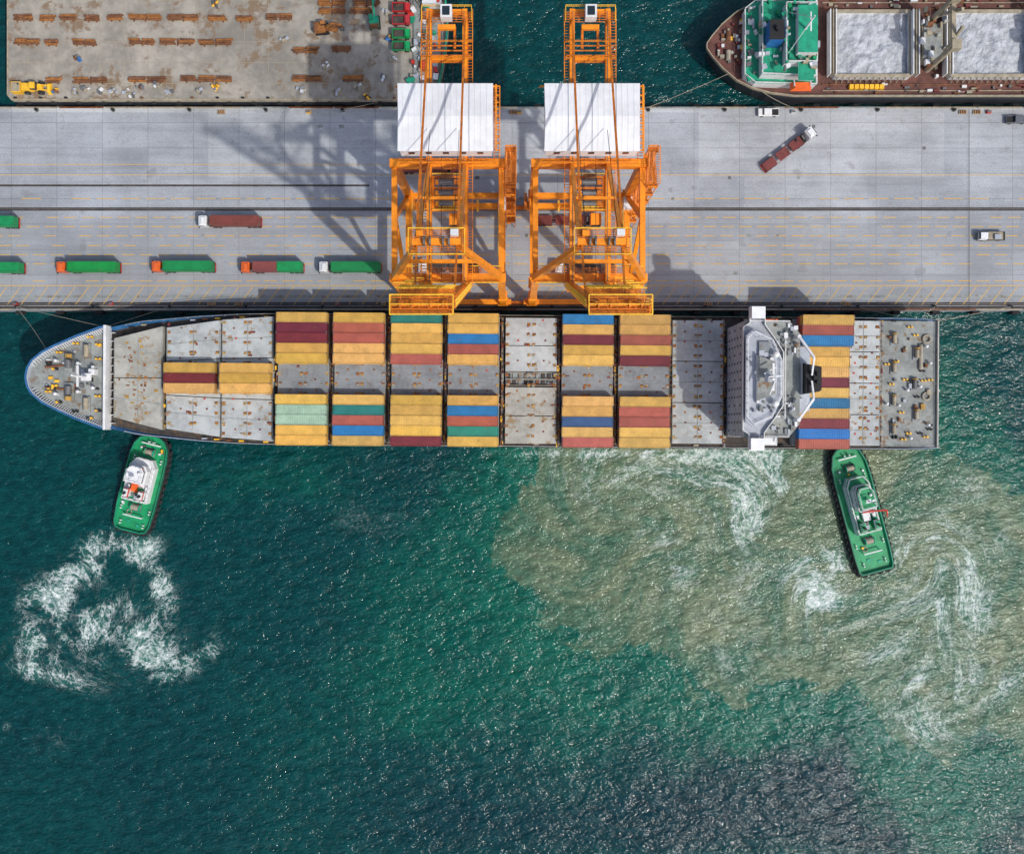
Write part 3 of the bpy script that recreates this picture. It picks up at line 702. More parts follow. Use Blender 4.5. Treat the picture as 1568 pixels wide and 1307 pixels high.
    for i in range(9):
        c=p0+dv*(i/8); Bm.beam(c+Vector((-3.3,0,0)),c+Vector((3.3,0,0)),.5,.6,O)
        if i<8:
            c2=p0+dv*((i+1)/8); sg=1 if i%2 else -1
            Bm.beam(c+Vector((-3.2*sg,0,0)),c2+Vector((3.2*sg,0,0)),.25,.25,O)
    t=p1+dn*.4
    Bm.box((0,t.y-.6,t.z),(9.3,.7,.8),O); Bm.grate(-4.6,4.6,t.y-1.2,t.y+1.7,t.z+.6)
    Bm.rail([(-4.7,t.y-1.3,t.z+.65),(4.7,t.y-1.3,t.z+.65),(4.7,t.y+1.6,t.z+.65),(-4.7,t.y+1.6,t.z+.65)],'yellow_paint',closed=True,step=1.1,t=.13)
    Bm.rail([(-4.7,t.y+.2,t.z+.65),(4.7,t.y+.2,t.z+.65)],'yellow_paint',step=1.1,t=.1)
    for x in(-3.2,-1.4,1.4,3.2): Bm.cyl((x-.15,t.y+.3,t.z+1.1),(x+.15,t.y+.3,t.z+1.1),.55,'orange_dark',n=12)
    for fr in(.80,.87,.94):
        c=p0+dv*fr; Bm.grate(-4.3,4.3,c.y+.5,c.y+2.4,c.z); Bm.rail([(-4.4,c.y+2.5,c.z+.05),(4.4,c.y+2.5,c.z+.05)],'yellow_paint',step=1.1,t=.13)
    for fr in(.3,.5,.65):
        c=p0+dv*fr; q_=4.4*(-1 if cx<0 else 1); Bm.grate(q_-1.1,q_+1.1,c.y+.6,c.y+2.4,c.z); Bm.rail([(q_-1.1,c.y+2.5,c.z),(q_+1.1,c.y+2.5,c.z)],'yellow_paint',step=1,t=.12)
    for sx in(-1,1): Bm.box((sx*4.0,p0.y,p0.z+.3),(1.6,1.8,1.9),O)
    Bm.build('boom',e)
    T=MB(); ty=5.2
    for x in(-2.9,2.9): T.beam((x,ty-3.6,43.3),(x,ty+3.6,43.3),.5,.7,O)
    for y in(-3.4,-1.1,1.1,3.4): T.beam((-2.9,ty+y,43.3),(2.9,ty+y,43.3),.45,.6,'orange_dark')
    T.grate(-2.7,2.7,ty-3.3,ty+3.3,43.1,'dark_deck',sp=.5)
    for y in(-2.2,0,2.2): T.cyl((-1.6,ty+y,44.0),(1.2,ty+y,44.0),.5,'steel',n=12); T.box((1.9,ty+y,44.0),(.9,.9,.9),'orange_dark'); T.box((-2.1,ty+y,43.9),(.6,.9,.7),O)
    T.box((0,ty+3.3,44.2),(2.6,.8,1),'rust'); T.rail([(-3,ty-3.6,43.8),(3,ty-3.6,43.8)],'yellow_paint'); T.rail([(-3,ty+3.8,43.8),(3,ty+3.8,43.8)],'yellow_paint')
    T.box((1.4,ty-5.0,41.2),(2.2,2.4,2.4),'orange_paint'); T.box((1.4,ty-6.22,41.2),(1.9,.1,1.6),'glass')
    for x in(-1.6,1.6):
        for y in(-1.2,1.2): T.cyl((x,ty+y,43),(x,ty+y,33.6),.04,'black',n=5)
    T.box((0,ty,33.2),(5.5,1.6,.7),'yellow_paint'); T.box((0,ty,32.6),(12.0,.8,.5),'orange_paint')
    for sx in(-1,1): T.box((sx*5.9,ty,32.4),(.4,2.4,.5),'yellow_paint')
    T.build('trolley_and_spreader',e)
    St=MB(); z=1.0; k_=0; SX=13.1
    while z<42:
        y0,y1=(8.0,13.5) if k_%2==0 else (13.5,8.0)
        z2=min(z+3.4,44); xx=SX+(.55 if k_%2 else -.45)
        St.beam((xx,y0,z),(xx,y1,z2),.85,.12,'orange_dark')
        for o in(-.42,.42): St.beam((xx+o,y0,z+1),(xx+o,y1,z2+1),.12,.12,'orange_paint')
        St.box((SX,y1+(.6 if y1>y0 else -.6),z2),(2.1,1.2,.12),'orange_dark')
        yy=y1+(1.2 if y1>y0 else -1.2); St.rail([(SX-1,yy,z2),(SX+1,yy,z2)],'orange_paint',step=1,t=.12)
        z=z2;k_+=1
    for o in((-1,7.2),(1.1,7.2),(-1,14.4),(1.1,14.4)): St.beam((SX+o[0],o[1],0.3),(SX+o[0],o[1],44),.18,.18,'orange_paint')
    St.grate(LX+.8,SX+1.2,7,14.6,44.35,sp=.5); St.rail([(SX+1.2,7,44.4),(SX+1.2,14.6,44.4)],'orange_paint')
    St.grate(-LX,LX,W_+1.0,W_+2.2,42.45); St.rail([(-LX,W_+2.2,42.5),(-4.8,W_+2.2,42.5)],'yellow_paint',t=.12); St.rail([(4.8,W_+2.2,42.5),(LX,W_+2.2,42.5)],'yellow_paint',t=.12)
    St.rail([(-LX,W_-1.2,42.5),(LX,W_-1.2,42.5)],'yellow_paint',t=.12,step=1.3); St.bb(-LX,LX,W_-1.2,W_-.9,42.3,42.4,'orange_dark')
    St.cyl((-LX-1.2,Ld+.6,6),(-LX-1.9,Ld+.6,6),2.0,'orange_dark',n=18)
    St.box((LX,Ld-2.2,15.4),(2.0,2.8,2.2),'white_paint'); St.box((-LX,W_+3,15.4),(2,2.4,1.8),O)
    St.rail([(-LX+1,W_+1,14.6),(-LX+1,Ld-1,14.6)],'yellow_paint'); St.rail([(LX-1,W_+1,14.6),(LX-1,Ld-1,14.6)],'yellow_paint')
    St.build('stairs_and_walkways',e)
crane(-13.4); crane(16.1)

# ------------------------------------------------------------ vehicles
def wheel(b,x,y,r=.5,w=.3):
    b.cyl((x,y-w/2,r),(x,y+w/2,r),r,'rubber',n=14); b.cyl((x,y-w/2-.02,r),(x,y+w/2+.02,r),r*.5,'steel',n=10)
def semi(u,v,ang,cab,load,chassis='dark_deck'):
    x,y=plan(u,v,1.5); e=empty('container_truck' if load else 'flatbed_truck',(x,y,0),math.radians(ang))
    b=MB()
    prof=[(5.9,.6),(8.2,.6),(8.25,1.5),(7.95,2.9),(7.5,3.15),(6.1,3.15),(5.9,2.9)]
    vs=[(p[0],-1.22,p[1]) for p in prof]+[(p[0],1.22,p[1]) for p in prof]; n=len(prof)
    b.add(vs,[tuple(range(n)),tuple(range(2*n-1,n-1,-1))]+[(i,n+i,n+(i+1)%n,(i+1)%n) for i in range(n)],'vehicle_paint')
    b.box((8.1,0,2.15),(.22,2.1,1.0),'glass')
    for s_ in(-1,1): b.box((7.3,s_*1.22,2.3),(1.0,.06,.8),'glass'); b.box((8.0,s_*1.45,2.2),(.15,.3,.6),'black')
    b.box((6.7,0,3.35),(1.2,2.0,.35),'vehicle_paint',0,.75); b.box((8.3,0,.7),(.2,2.4,.5),'black')
    b.box((5.6,.9,2.0),(.3,.3,2.4),'steel')
    o=b.build('cab',e); o.color=(*cab,1)
    c=MB()
    for s_ in(-1,1): c.beam((7.8,s_*.42,.95),(-7.4,s_*.42,1.12),.16,.3,chassis)
    for i in range(9): c.box((4.6-i*1.45,0,1.28),(.18,2.3,.16),chassis)
    for s_ in(-1,1): c.box((-1.1,s_*1.12,1.28),(12.2,.12,.18),chassis)
    for xx in(7.2,4.4,3.2,-4.2,-5.5,-6.7):
        for s_ in(-1,1): wheel(c,xx,s_*1.0,.5,.5 if xx<7 else .3)
    c.box((2.0,0,.8),(1.2,2.2,.5),'steel'); c.box((5.2,0,1.1),(.8,2.2,.3),'black'); c.box((-7.4,0,.9),(.12,2.3,.4),'red_paint')
    if not load:
        for k_ in range(3): c.box((2.9-k_*4.1,0,1.38),(3.2,2.2,.06),chassis)
        c.box((5.2,.2,1.6),(.5,1.2,.5),'steel'); c.box((3.4,.7,1.6),(.5,.5,.4),'black')
    c.build('trailer',e)
    if load:
        if len(load)==1: cont('container',CM40,(-1.2,0,1.38),0,load,e)
        else: cont('container',CM20,(1.9,0,1.38),0,load[0],e); cont('container_rear',CM20,(-4.25,0,1.38),0,load[1],e)
WH=(.75,.76,.76);OR=(.75,.14,.03)
semi(355,340,180,WH,'b'); semi(139,410,180,OR,'g'); semi(284,409,180,OR,'g'); semi(420,410,180,OR,'bg'); semi(539,410,180,WH,'g')
semi(-17,341,180,WH,'g'); semi(-8,411,180,OR,'g')
semi(1205,231,37,WH,None,'maroon'); semi(690,410,180,WH,None); semi(898,411,180,WH,None)
semi(868,337,0,WH,None,'maroon'); semi(655,257,0,(.3,.05,.04),'b')
def pickup(u,v,ang,col,flat=False):
    x,y=plan(u,v,1); e=empty('flatbed_lorry' if flat else 'pickup_truck',(x,y,0),math.radians(ang)); b=MB()
    L=3.4 if flat else 2.6; w=1.0 if flat else .93
    b.box((0,0,.75),(2*L,2*w,.55),'vehicle_paint' if not flat else 'steel')
    cx=L-1.3 if flat else .3
    b.box((cx,0,1.35 if not flat else 1.6),(2.3 if not flat else 2.2,2*w-.1,.8 if not flat else 1.3),'vehicle_paint',0,.82)
    b.box((cx,0,1.42 if not flat else 1.9),(2.36 if not flat else 2.26,2*w-.3,.42),'glass',0,.9)
    if flat: b.box((-1.2,0,1.15),(4.3,2.2,.15),'beige'); b.wall([(.9,-1.1),(.9,1.1),(-3.3,1.1),(-3.3,-1.1)],1.2,1.6,.08,'steel'); b.box((-1.5,.2,1.5),(1.6,1.2,.6),'pale_grey')
    else:
        b.box((-1.7,0,1.06),(1.6,1.5,.03),'black')
        for s_ in(-1,1): b.box((-1.7,s_*.87,1.12),(1.8,.1,.25),'vehicle_paint')
        b.box((1.9,0,1.08),(1.3,1.7,.14),'vehicle_paint',0,.9)
    for xx in(L*.62,-L*.6):
        for s_ in(-1,1): wheel(b,xx,s_*(w-.08),.38,.25)
    o=b.build('body',e); o.color=(*col,1)
pickup(1177,172,180,WH); pickup(1517,362,180,WH,True); pickup(1557,183,0,(.12,.13,.15))

# ------------------------------------------------------------ tugs
def tug(p_bow,p_st,width,v2=False):
    a0=Vector(plan(*p_bow,-1)); a1=Vector(plan(*p_st,-1)); d_=a0-a1; L=d_.length; c=(a0+a1)/2
    e=empty('tugboat',(c.x,c.y,SEA),math.atan2(d_.y,d_.x)-math.pi/2)
    H=L/2; w=width/2
    half=[(0,H),(w*.35,H*.985),(w*.65,H*.92),(w*.88,H*.78),(w*.98,H*.55),(w,H*.2),(w,-H*.5),(w*.93,-H*.85),(w*.8,-H*.97),(w*.5,-H),(0,-H)]
    if v2: half=[(0,H),(w*.45,H*.98),(w*.75,H*.9),(w*.95,H*.72),(w,H*.5),(w,-H*.7),(w*.95,-H*.95),(w*.85,-H),(0,-H)]
    out=[(-x,y) for x,y in half]+[(x,y) for x,y in half[-2:0:-1]]
    b=MB(); lo=[(x*.9,y*.93) for x,y in out]
    n=len(out); b.add([(x,y,-1.5) for x,y in lo]+[(x,y,1.9) for x,y in out],[(i,(i+1)%n,n+(i+1)%n,n+i) for i in range(n)],'green_hull')
    b.add([(x,y,1.6) for x,y in [(p[0]*.995,p[1]*.995) for p in out]],[tuple(range(n))],'green_deck')
    b.wall(out,1.5,2.5,.22,'green_hull'); b.wall([(x*.965,y*.985) for x,y in out],1.62,2.55,.12,'teal_green')
    b.wall([(x*1.03,y*1.012) for x,y in out],1.2,2.0,.4,'rubber')
    for i in range(n):
        p_=Vector((*out[i],0)); q_=Vector((*out[(i+1)%n],0)); l=(q_-p_).length; k=max(1,round(l/1.7))
        for j in range(k):
            cc=p_.lerp(q_,(j+.5)/k); nn=(q_-p_).cross(Vector((0,0,1))).normalized()
            if nn.dot(cc)<0: nn=-nn
            b.torus(cc+nn*.55+Vector((0,0,1.1+R.uniform(-.15,.2))),nn,.52,.24,'rubber',10,5)
    b.build('hull',e)
    s=MB()
    hw=w*.62
    y1,y0=H*.52,-H*.36
    dh=[(-hw,y0),(hw,y0),(hw,y1-2),(hw*.6,y1),(-hw*.6,y1),(-hw,y1-2)]
    s.prism(dh,1.6,4.1,'white_paint','green_deck' if v2 else 'house_white'); s.rail([(x*.97,y*.97+.1,4.1) for x,y in dh],'white_paint',step=1.2,closed=True,t=.14)
    if not v2: s.prism([(-hw*.8,y0+.5),(hw*.8,y0+.5),(hw*.8,y0+3.6),(-hw*.8,y0+3.6)],4.1,4.16,'green_deck')
    w2=hw*.74; ya,yb=H*.02,H*.40
    d2=[(-w2,ya),(w2,ya),(w2,yb-1.2),(w2*.6,yb),(-w2*.6,yb),(-w2,yb-1.2)]
    s.prism(d2,4.1,6.4,'white_paint','green_deck' if v2 else 'white_paint')
    if v2: s.rail([(x*.97,y,6.4) for x,y in d2],'white_paint',step=1.2,closed=True,t=.14)
    d3=[(x*.85,(y-(ya+yb)/2)*.8+(ya+yb)/2) for x,y in d2]
    s.prism(d3,6.4,7.3,'white_paint'); s.prism([(x*1.01,y) for x,y in d3],7.3,8.2,'glass'); s.prism([(x*1.08,(y-(ya+yb)/2)*1.08+(ya+yb)/2) for x,y in d3],8.2,8.45,'white_paint','green_deck' if v2 else 'house_white')
    s.rail([(x,y,8.45) for x,y in d3],'white_paint',closed=True,step=1,t=.08)
    ym=(ya+yb)/2
    s.cyl((0,ym-.6,8.4),(0,ym-.9,13.5),.2,'white_paint',.1); s.box((0,ym-.7,11),(2.6,.2,.2),'white_paint'); s.box((0,ym-.4,12),(1.8,.2,.22),'white_paint',.3); s.box((0,ym-.7,9.6),(1.2,.9,.15),'white_paint')
    s.dome((w2*.5,ym+.6,8.8),.42,'white_paint',full=True,n=10)
    for x in(-w2*.6,w2*.6): s.cyl((x,yb-1.4,6.4),(x,yb-1.4,7.3),.18,'red_paint'); s.beam((x,yb-1.4,7.3),(x,yb-.4,7.7),.2,.2,'red_paint')
    for x in(-hw*.62,hw*.62):
        s.box((x,y0+2.0,5.4),(1.3,2.2,2.8),'white_paint' if not v2 else 'green_deck',0,.85); s.cyl((x,y0+2.0,6.7),(x,y0+1.8,7.6),.32,'black')
        s.box((x*.98,y0+2.0,6.2),(1.35,2.25,.5),'red_paint' if not v2 else 'white_paint',0,.97)
    for x,y in((-hw*.7,H*.12),(hw*.75,-H*.06),(-hw*.7,-H*.08)): s.cyl((x,y-.5,4.6),(x,y+.5,4.6),.32,'white_paint',n=10)
    if not v2:
        s.box((-hw*.2,y0+4.0,4.9),(1.6,3.4,.9),'bright_orange',0,.8); s.beam((hw*.5,y0+5,4.1),(hw*.5,y0+5,6.5),.2,.2,'white_paint'); s.beam((hw*.5,y0+5,6.4),(-hw*.2,y0+4.2,6.8),.18,.18,'red_paint')
        s.box((hw*.2,y0+1.1,4.5),(1.6,1.0,.8),'pale_grey')
    else:
        s.cyl((hw*.4,-H*.02,4.1),(hw*.4,-H*.02,7.0),.35,'red_paint'); s.beam((hw*.4,-H*.02,7.0),(hw*1.5,-H*.05,7.8),.4,.4,'red_paint'); s.beam((hw*1.5,-H*.05,7.8),(hw*1.55,-H*.16,6.5),.3,.3,'red_paint'); s.beam((hw*.4,-H*.02,7.0),(-hw*.5,0,7.3),.35,.4,'red_paint')
        s.box((0,y0+4.4,4.8),(2.0,2.6,.9),'white_paint',0,.9); s.box((-hw*.2,y0+1.6,4.6),(1.4,1.0,.8),'pale_grey')
    for i in range(20): s.box((R.uniform(-hw*.85,hw*.85),R.uniform(y0+.4,ya-.3),4.4),(R.uniform(.3,.9),R.uniform(.3,.9),.6),R.choice(['white_paint','white_paint','pale_grey','steel','teal_green']))
    for y,sg in((H*.66,1),(-H*.5,-1)):
        s.box((0,y,1.8),(2.6,1.8,.3),'steel'); s.cyl((-1.0,y,2.4),(1.0,y,2.4),.65,'rope',n=14)
        for x in(-1.1,1.1): s.cyl((x-.08,y,2.4),(x+.08,y,2.4),.9,'teal_green',n=14)
    s.beam((-w*.5,H*.82,2.4),(w*.5,H*.82,2.4),.3,.3,'white_paint'); s.beam((-.6,H*.86,1.6),(-.6,H*.86,2.9),.3,.3,'white_paint'); s.beam((.6,H*.86,1.6),(.6,H*.86,2.9),.3,.3,'white_paint')
    for x,y in((-w*.7,H*.5),(w*.7,H*.5),(-w*.75,-H*.55),(w*.75,-H*.55),(-w*.6,-H*.85),(w*.6,-H*.85)):
        for o in(-.35,.35): s.cyl((x,y+o,1.6),(x,y+o,2.4),.17,'white_paint',n=8)
    s.beam((-w*.45,-H*.68,1.7),(-w*.45,-H*.68,3.0),.2,.2,'white_paint'); s.beam((w*.45,-H*.68,1.7),(w*.45,-H*.68,3.0),.2,.2,'white_paint'); s.beam((-w*.5,-H*.68,3.0),(w*.5,-H*.68,3.0),.25,.25,'white_paint')
    for x,y in((w*.3,-H*.86),(-w*.25,-H*.8)): s.box((x,y,1.72),(.9,.7,.16),'teal_green')
    s.torus((-w*.3,-H*.62,1.75),(0,0,1),.6,.14,'rope')
    for i in range(12): s.box((R.uniform(-w*.75,w*.75),R.choice([R.uniform(-H*.6,-H*.42),R.uniform(H*.55,H*.75)]),1.9),(.5,.5,.5),R.choice(['white_paint','yellow_paint','steel','white_paint']))
    s.build('superstructure',e)
tug((236,667),(199,813),9.8); tug((1292,684),(1343,875),9.4,True)

# ------------------------------------------------------------ barge (upper left)
DZ=3.0
bg=empty('cargo_barge',(0,0,0)); b=MB()
bx0=plan(12,0,DZ)[0]; bx1=plan(612,0,DZ)[0]; by0=81.6; by1=118
out=[(bx0,by0+1.2),(bx0+1,by0),(bx1+5,by0),(bx1+10,by0+4),(bx1+11.5,by0+12),(bx1+12,(by0+by1)/2),(bx1+11.5,by1-12),(bx1+10,by1-4),(bx1+5,by1),(bx0+1,by1),(bx0,by1-1.2)]
b.prism(out,-6,DZ,'ship_dark','barge_deck')
b.wall(out,DZ-1.2,DZ+.15,.35,'beige')
b.wall([(bx1+5,by0),(bx1+10,by0+4),(bx1+11.5,by0+12),(bx1+12,(by0+by1)/2),(bx1+11.5,by1-12),(bx1+10,by1-4)],DZ,DZ+1.4,.35,'teal_green',False)
b.prism([(bx1+3.5,by0+2),(bx1+9,by0+5),(bx1+10.6,by0+13),(bx1+10.6,by1-13),(bx1+9,by1-5),(bx1+3.5,by1-2)],DZ+.01,DZ+.5,'pale_grey','deck_grey')
x=bx0+2
while x<bx1: b.box((x,by0+.35,DZ+.25),(.7,.35,.5),R.choice(['rust','black','beige'])); b.torus((x+2.5,by0-.35,DZ-1.4),(0,1,0),.5,.2,'rubber',10,5); x+=6.3
x=bx0+5
while x<bx1: b.bb(x-.05,x+.05,by0+.6,by1,DZ+.002,DZ+.03,'beige'); x+=6
for y in np.arange(by0+4,by1,5.2): b.bb(bx0+.5,bx1,y-.05,y+.05,DZ+.004,DZ+.025,'beige')
b.build('hull',bg)
b=MB()
for (x,y) in((bx1+6,by0+8),(bx1+7,by0+15),(bx1+6.5,by0+21)):
    b.box((x,y,DZ+.8),(2.2,2.6,.5),'rust'); b.cyl((x,y-1,DZ+1.4),(x,y+1,DZ+1.4),.7,R.choice(['steel','rope','red_paint']),n=12); b.cyl((x,y+1.1,DZ+1.4),(x,y+1.4,DZ+1.4),.95,'teal_green',n=12)
b.box((bx1+7.6,by0+25,DZ+2),(3.4,5,3),'white_paint'); b.cyl((bx1+8,by0+11,DZ+.5),(bx1+8,by0+11,DZ+7),.2,'white_paint')
for i in range(60):
    x_=R.uniform(bx1+2,bx1+10);y_=R.uniform(by0+3,by1-5)
    b.box((x_,y_,DZ+.8),(R.uniform(.4,1.5),R.uniform(.4,1.5),R.uniform(.4,1.1)),R.choice(['white_paint','red_paint','teal_green','steel','pale_grey','rope','white_paint','beige']),R.uniform(0,3))
b.build('bow_gear',bg)
def beams(u0,u1,v,n=3):
    x0,y=plan(u0,v,DZ); x1,_=plan(u1,v,DZ); b=MB(); L=x1-x0
    for i in range(n+1):
        xx=-L/2+L*(i+.5)/(n+1); b.box((xx,0,.12),(.3,1.9,.22),'rust')
    for r_ in range(3):
        for i in range(n):
            ll=L/n*R.uniform(.8,.97); xc=-L/2+L*(i+.5)/n+R.uniform(-.3,.3); yy=-.5+r_*.5+R.uniform(-.08,.08)
            mt=R.choice(['rust','rust_orange','rust']); an=R.uniform(-.03,.03)
            b.box((xc,yy,.29),(ll,.4,.06),mt,an); b.box((xc,yy,.45),(ll,.08,.28),mt,an); b.box((xc,yy,.6),(ll,.4,.06),mt,an)
    b.build('steel_beam_pile',None,(x0+L/2,y,DZ+.01),R.uniform(-.02,.02))
for u0,u1,v,n in [(22,52,28,2),(60,86,29,1),(92,120,28,1),(130,155,29,1),(165,190,28,1),(197,250,28,2),(257,305,28,2),(318,350,29,1),(362,390,30,1),(408,450,27,2),
 (22,64,65,2),(70,92,66,1),(112,150,66,2),(197,240,65,2),(245,300,65,2),(305,357,66,2),(70,96,124,1),(113,166,124,2),(197,256,123,2),(276,357,122,3),
 (448,492,121,2),(525,557,121,1),(448,490,78,2),(508,540,76,1),(487,530,6,2),(540,583,6,2),(487,530,18,2),(535,572,18,1),(490,520,45,1),(20,60,-25,2),(120,190,-25,3),(260,340,-25,3)]:
    beams(u0,u1,v,n)
def scatter(name,u,v,kind):
    x,y=plan(u,v,DZ); b=MB()
    if kind==0:
        for i in range(5): b.box((R.uniform(-.9,.9),R.uniform(-.7,.7),.25+.12*i),(R.uniform(.4,1.2),R.uniform(.3,.8),R.uniform(.2,.5)),R.choice(['white_paint','pale_grey','steel','beige']),R.uniform(0,3))
    else:
        for i in range(5): b.cyl((R.uniform(-.9,.9),R.uniform(-.8,.8),0),(R.uniform(-.9,.9),R.uniform(-.8,.8),.9),.28,R.choice(['blue_paint','rust','yellow_paint','steel']),n=10)
    b.build(name,None,(x,y,DZ+.01))
for u,v in [(120,140),(135,138),(160,140),(175,142),(190,140),(265,140),(240,130),(460,138),(520,142),(545,135),(500,100),(600,92),(590,120),(300,140),(205,147),(590,20),(430,60)]: scatter('scrap_pile',u+R.uniform(-6,6),v,0)
for u,v in [(85,138),(215,135),(330,135),(560,150),(596,60),(330,8),(120,90)]: scatter('drum_group',u,v,1)
def excavator(u,v,ang,mat='yellow_paint'):
    x,y=plan(u,v,DZ); e=empty('excavator',(x,y,DZ+.01),math.radians(ang)); b=MB()
    for s_ in(-1,1):
        b.box((0,s_*1.1,.42),(3.4,.55,.8),'black',0,.88)
    b.box((0,0,.7),(2,1.8,.4),'steel'); b.box((-.4,0,1.5),(2.8,2.4,1.1),mat,.0,.94); b.box((.55,.65,2.1),(1.4,.95,1.5),mat,0,.9); b.box((.6,.65,2.2),(1.44,.99,.8),'glass',0,.93); b.box((-1.4,0,1.7),(.8,2.2,1.1),'rust')
    b.beam((.9,-.3,1.7),(3.0,-.3,3.8),.45,.6,mat); b.beam((3.0,-.3,3.8),(5.0,-.3,2.4),.4,.5,mat); b.beam((5.0,-.3,2.4),(5.2,-.3,.9),.35,.4,mat); b.box((5.0,-.3,.7),(1.0,1.1,.8),'steel',0,.7)
    b.build('body',e)
excavator(494,46,5,'rust_orange'); excavator(574,36,95,'teal_green')
x,y=plan(55,137,DZ); e=empty('wheel_loader',(x,y,DZ+.01),0); b=MB()
b.box((-1.3,0,1.4),(3.0,2.0,1.2),'yellow_paint',0,.9); b.box((.4,0,2.2),(1.5,1.7,1.7),'yellow_paint',0,.88); b.box((.42,0,2.3),(1.54,1.74,.9),'glass',0,.92); b.box((1.6,0,1.1),(1.4,1.3,.8),'yellow_paint')
for xx in(-1.6,1.8):
    for s_ in(-1,1): wheel(b,xx,s_*1.15,.75,.6)
for s_ in(-1,1): b.beam((1.2,s_*.6,1.7),(3.4,s_*.6,.7),.25,.4,'yellow_paint')
b.box((3.7,0,.6),(1.0,2.8,1.0),'yellow_paint',0,.7)
b.build('body',e)
b=MB(); b.box((0,0,.9),(2.4,2.6,1.8),'yellow_paint'); b.box((0,0,1.85),(2.0,2.2,.12),'beige'); b.cyl((.7,.6,1.9),(.7,.6,2.4),.15,'black'); x,y=plan(40,137,DZ)
b.build('generator_set',None,(x-1.7,y,DZ+.01))
def dump(u,v,col):
    x,y=plan(u,v,DZ+1.5); e=empty('dump_truck',(x,y,DZ+.01),math.radians(R.uniform(-3,3))); b=MB()
    b.box((0,0,.8),(4.2,1.4,.4),'black'); b.box((1.7,0,1.55),(1.2,1.95,1.6),'vehicle_paint',0,.9); b.box((1.9,0,1.8),(.95,1.8,.6),'glass',0,.95)
    b.box((-.6,0,1.15),(3.0,2.1,.2),'vehicle_paint'); b.wall([(-2.1,-1.05),(.9,-1.05),(.9,1.05),(-2.1,1.05)],1.2,2.0,.12,'vehicle_paint'); b.box((-.6,0,1.4),(2.7,1.85,.3),'dark_deck')
    for xx in(1.5,-1.4):
        for s_ in(-1,1): wheel(b,xx,s_*.9,.42,.3)
    o=b.build('body',e); o.color=(*col,1)
for v,c in((12,(.55,.03,.03)),(31,(.5,.04,.05)),(52,(.01,.36,.10)),(71,(.01,.33,.10)),(-8,(.5,.04,.04))): dump(614,v,c)

# ------------------------------------------------------------ bulk carrier (upper right)
bc=empty('bulk_carrier',(0,94.2,0)); D=4.2
HB2=[(48.2,.6),(49.6,2.6),(52,5.4),(55.5,8.4),(59.5,10.4),(64,11.6),(70,12.3),(250,12.3),(262,10),(272,5),(277,.5)]
out=[(x,-w) for x,w in HB2]+[(x,w) for x,w in reversed(HB2)]
b=MB(); n=len(out)
b.add([(x+(2 if x<60 else 0),y*.93,-6) for x,y in out]+[(x,y,D+.9) for x,y in out],[(i,(i+1)%n,n+(i+1)%n,n+i) for i in range(n)],'ship_dark')
b.add([(x,y*.995,D) for x,y in out],[tuple(range(n))],'red_brown')
b.wall(out,D,D+1.05,.22,'beige')
b.build('hull',bc)
b=MB()
o1=[(57,-8.0),(59.5,-10.0),(74.5,-10.4),(74.5,10.4),(59.5,10.0),(57,8.0)]
b.prism(o1,D,D+2.8,'white_paint','teal_green'); b.rail([(x,y,D+2.8) for x,y in o1],'white_paint',closed=True,step=1.6,t=.12)
o2=[(60.5,-8.8),(73.5,-9.4),(73.5,9.4),(60.5,8.8)]
b.prism(o2,D+2.8,D+5.6,'white_paint','teal_green'); b.rail([(x,y,D+5.6) for x,y in o2],'white_paint',closed=True,step=1.6,t=.12)
o3=[(65.5,-7),(72.8,-7),(72.8,7),(65.5,7)]
b.prism(o3,D+5.6,D+8.4,'white_paint','teal_green'); b.rail([(x,y,D+8.4) for x,y in o3],'white_paint',closed=True,step=1.6,t=.12)
b.prism([(68.5,-11.4),(72.2,-11.4),(72.2,11.4),(68.5,11.4)],D+8.4,D+8.6,'white_paint','teal_green')
b.prism([(67.8,-5.6),(72.4,-5.6),(72.4,5.6),(67.8,5.6)],D+8.6,D+11,'white_paint','teal_green'); b.prism([(72.3,-5.2),(72.55,-5.2),(72.55,5.2),(72.3,5.2)],D+9.4,D+10.4,'glass')
b.prism([(61.2,-2.4),(64.6,-2.4),(64.6,2.4),(61.2,2.4)],D+5.6,D+10.5,'blue_paint','black'); b.cyl((63,0,D+10.5),(63,0,D+11.6),.6,'black')
b.cyl((69.5,0,D+11),(69.5,0,D+18),.3,'white_paint',.15); b.box((69.5,0,D+15),(.3,4.5,.25),'white_paint'); b.beam((69.5,0,D+17),(66,-5,D+8.6),.12,.12,'white_paint'); b.beam((69.5,0,D+17),(66,5,D+8.6),.12,.12,'white_paint')
for s_ in(-1,1):
    b.box((70.5,s_*11.2,D+4.4),(5.2,2.0,1.5),'bright_orange',0,.65); b.box((70.5,s_*11.2,D+3.4),(4.8,1.6,.8),'bright_orange')
    for x in(68.5,72.5): b.beam((x,s_*10.2,D+5.2),(x,s_*11.6,D+5.6),.25,.25,'white_paint')
for i in range(100):
    x_=R.uniform(57.5,73);y_=R.uniform(-9,9); z_=D+2.8 if x_<60 else (D+5.6 if x_<65 else D+8.6)
    b.box((x_,y_,z_+.5),(R.uniform(.3,1.5),R.uniform(.3,1.5),R.uniform(.4,1.1)),R.choice(['white_paint','white_paint','teal_green','steel','pale_grey','beige','green_deck']),R.choice([0,0,.4]))
for i in range(40):
    x_=R.uniform(51,58);y_=R.uniform(-1,1)*(x_-48.6)*.95
    b.box((x_,y_,D+.4),(R.uniform(.3,1.2),R.uniform(.3,1.2),R.uniform(.4,.9)),R.choice(['maroon','rust','white_paint','steel','rope','yellow_paint','pale_grey']))
b.cyl((53.5,-3.5,D+.8),(53.5,-1.2,D+.8),.6,'rope',n=12); b.cyl((53.5,1.2,D+.8),(53.5,3.5,D+.8),.6,'rust',n=12)
b.build('superstructure',bc)
b=MB()
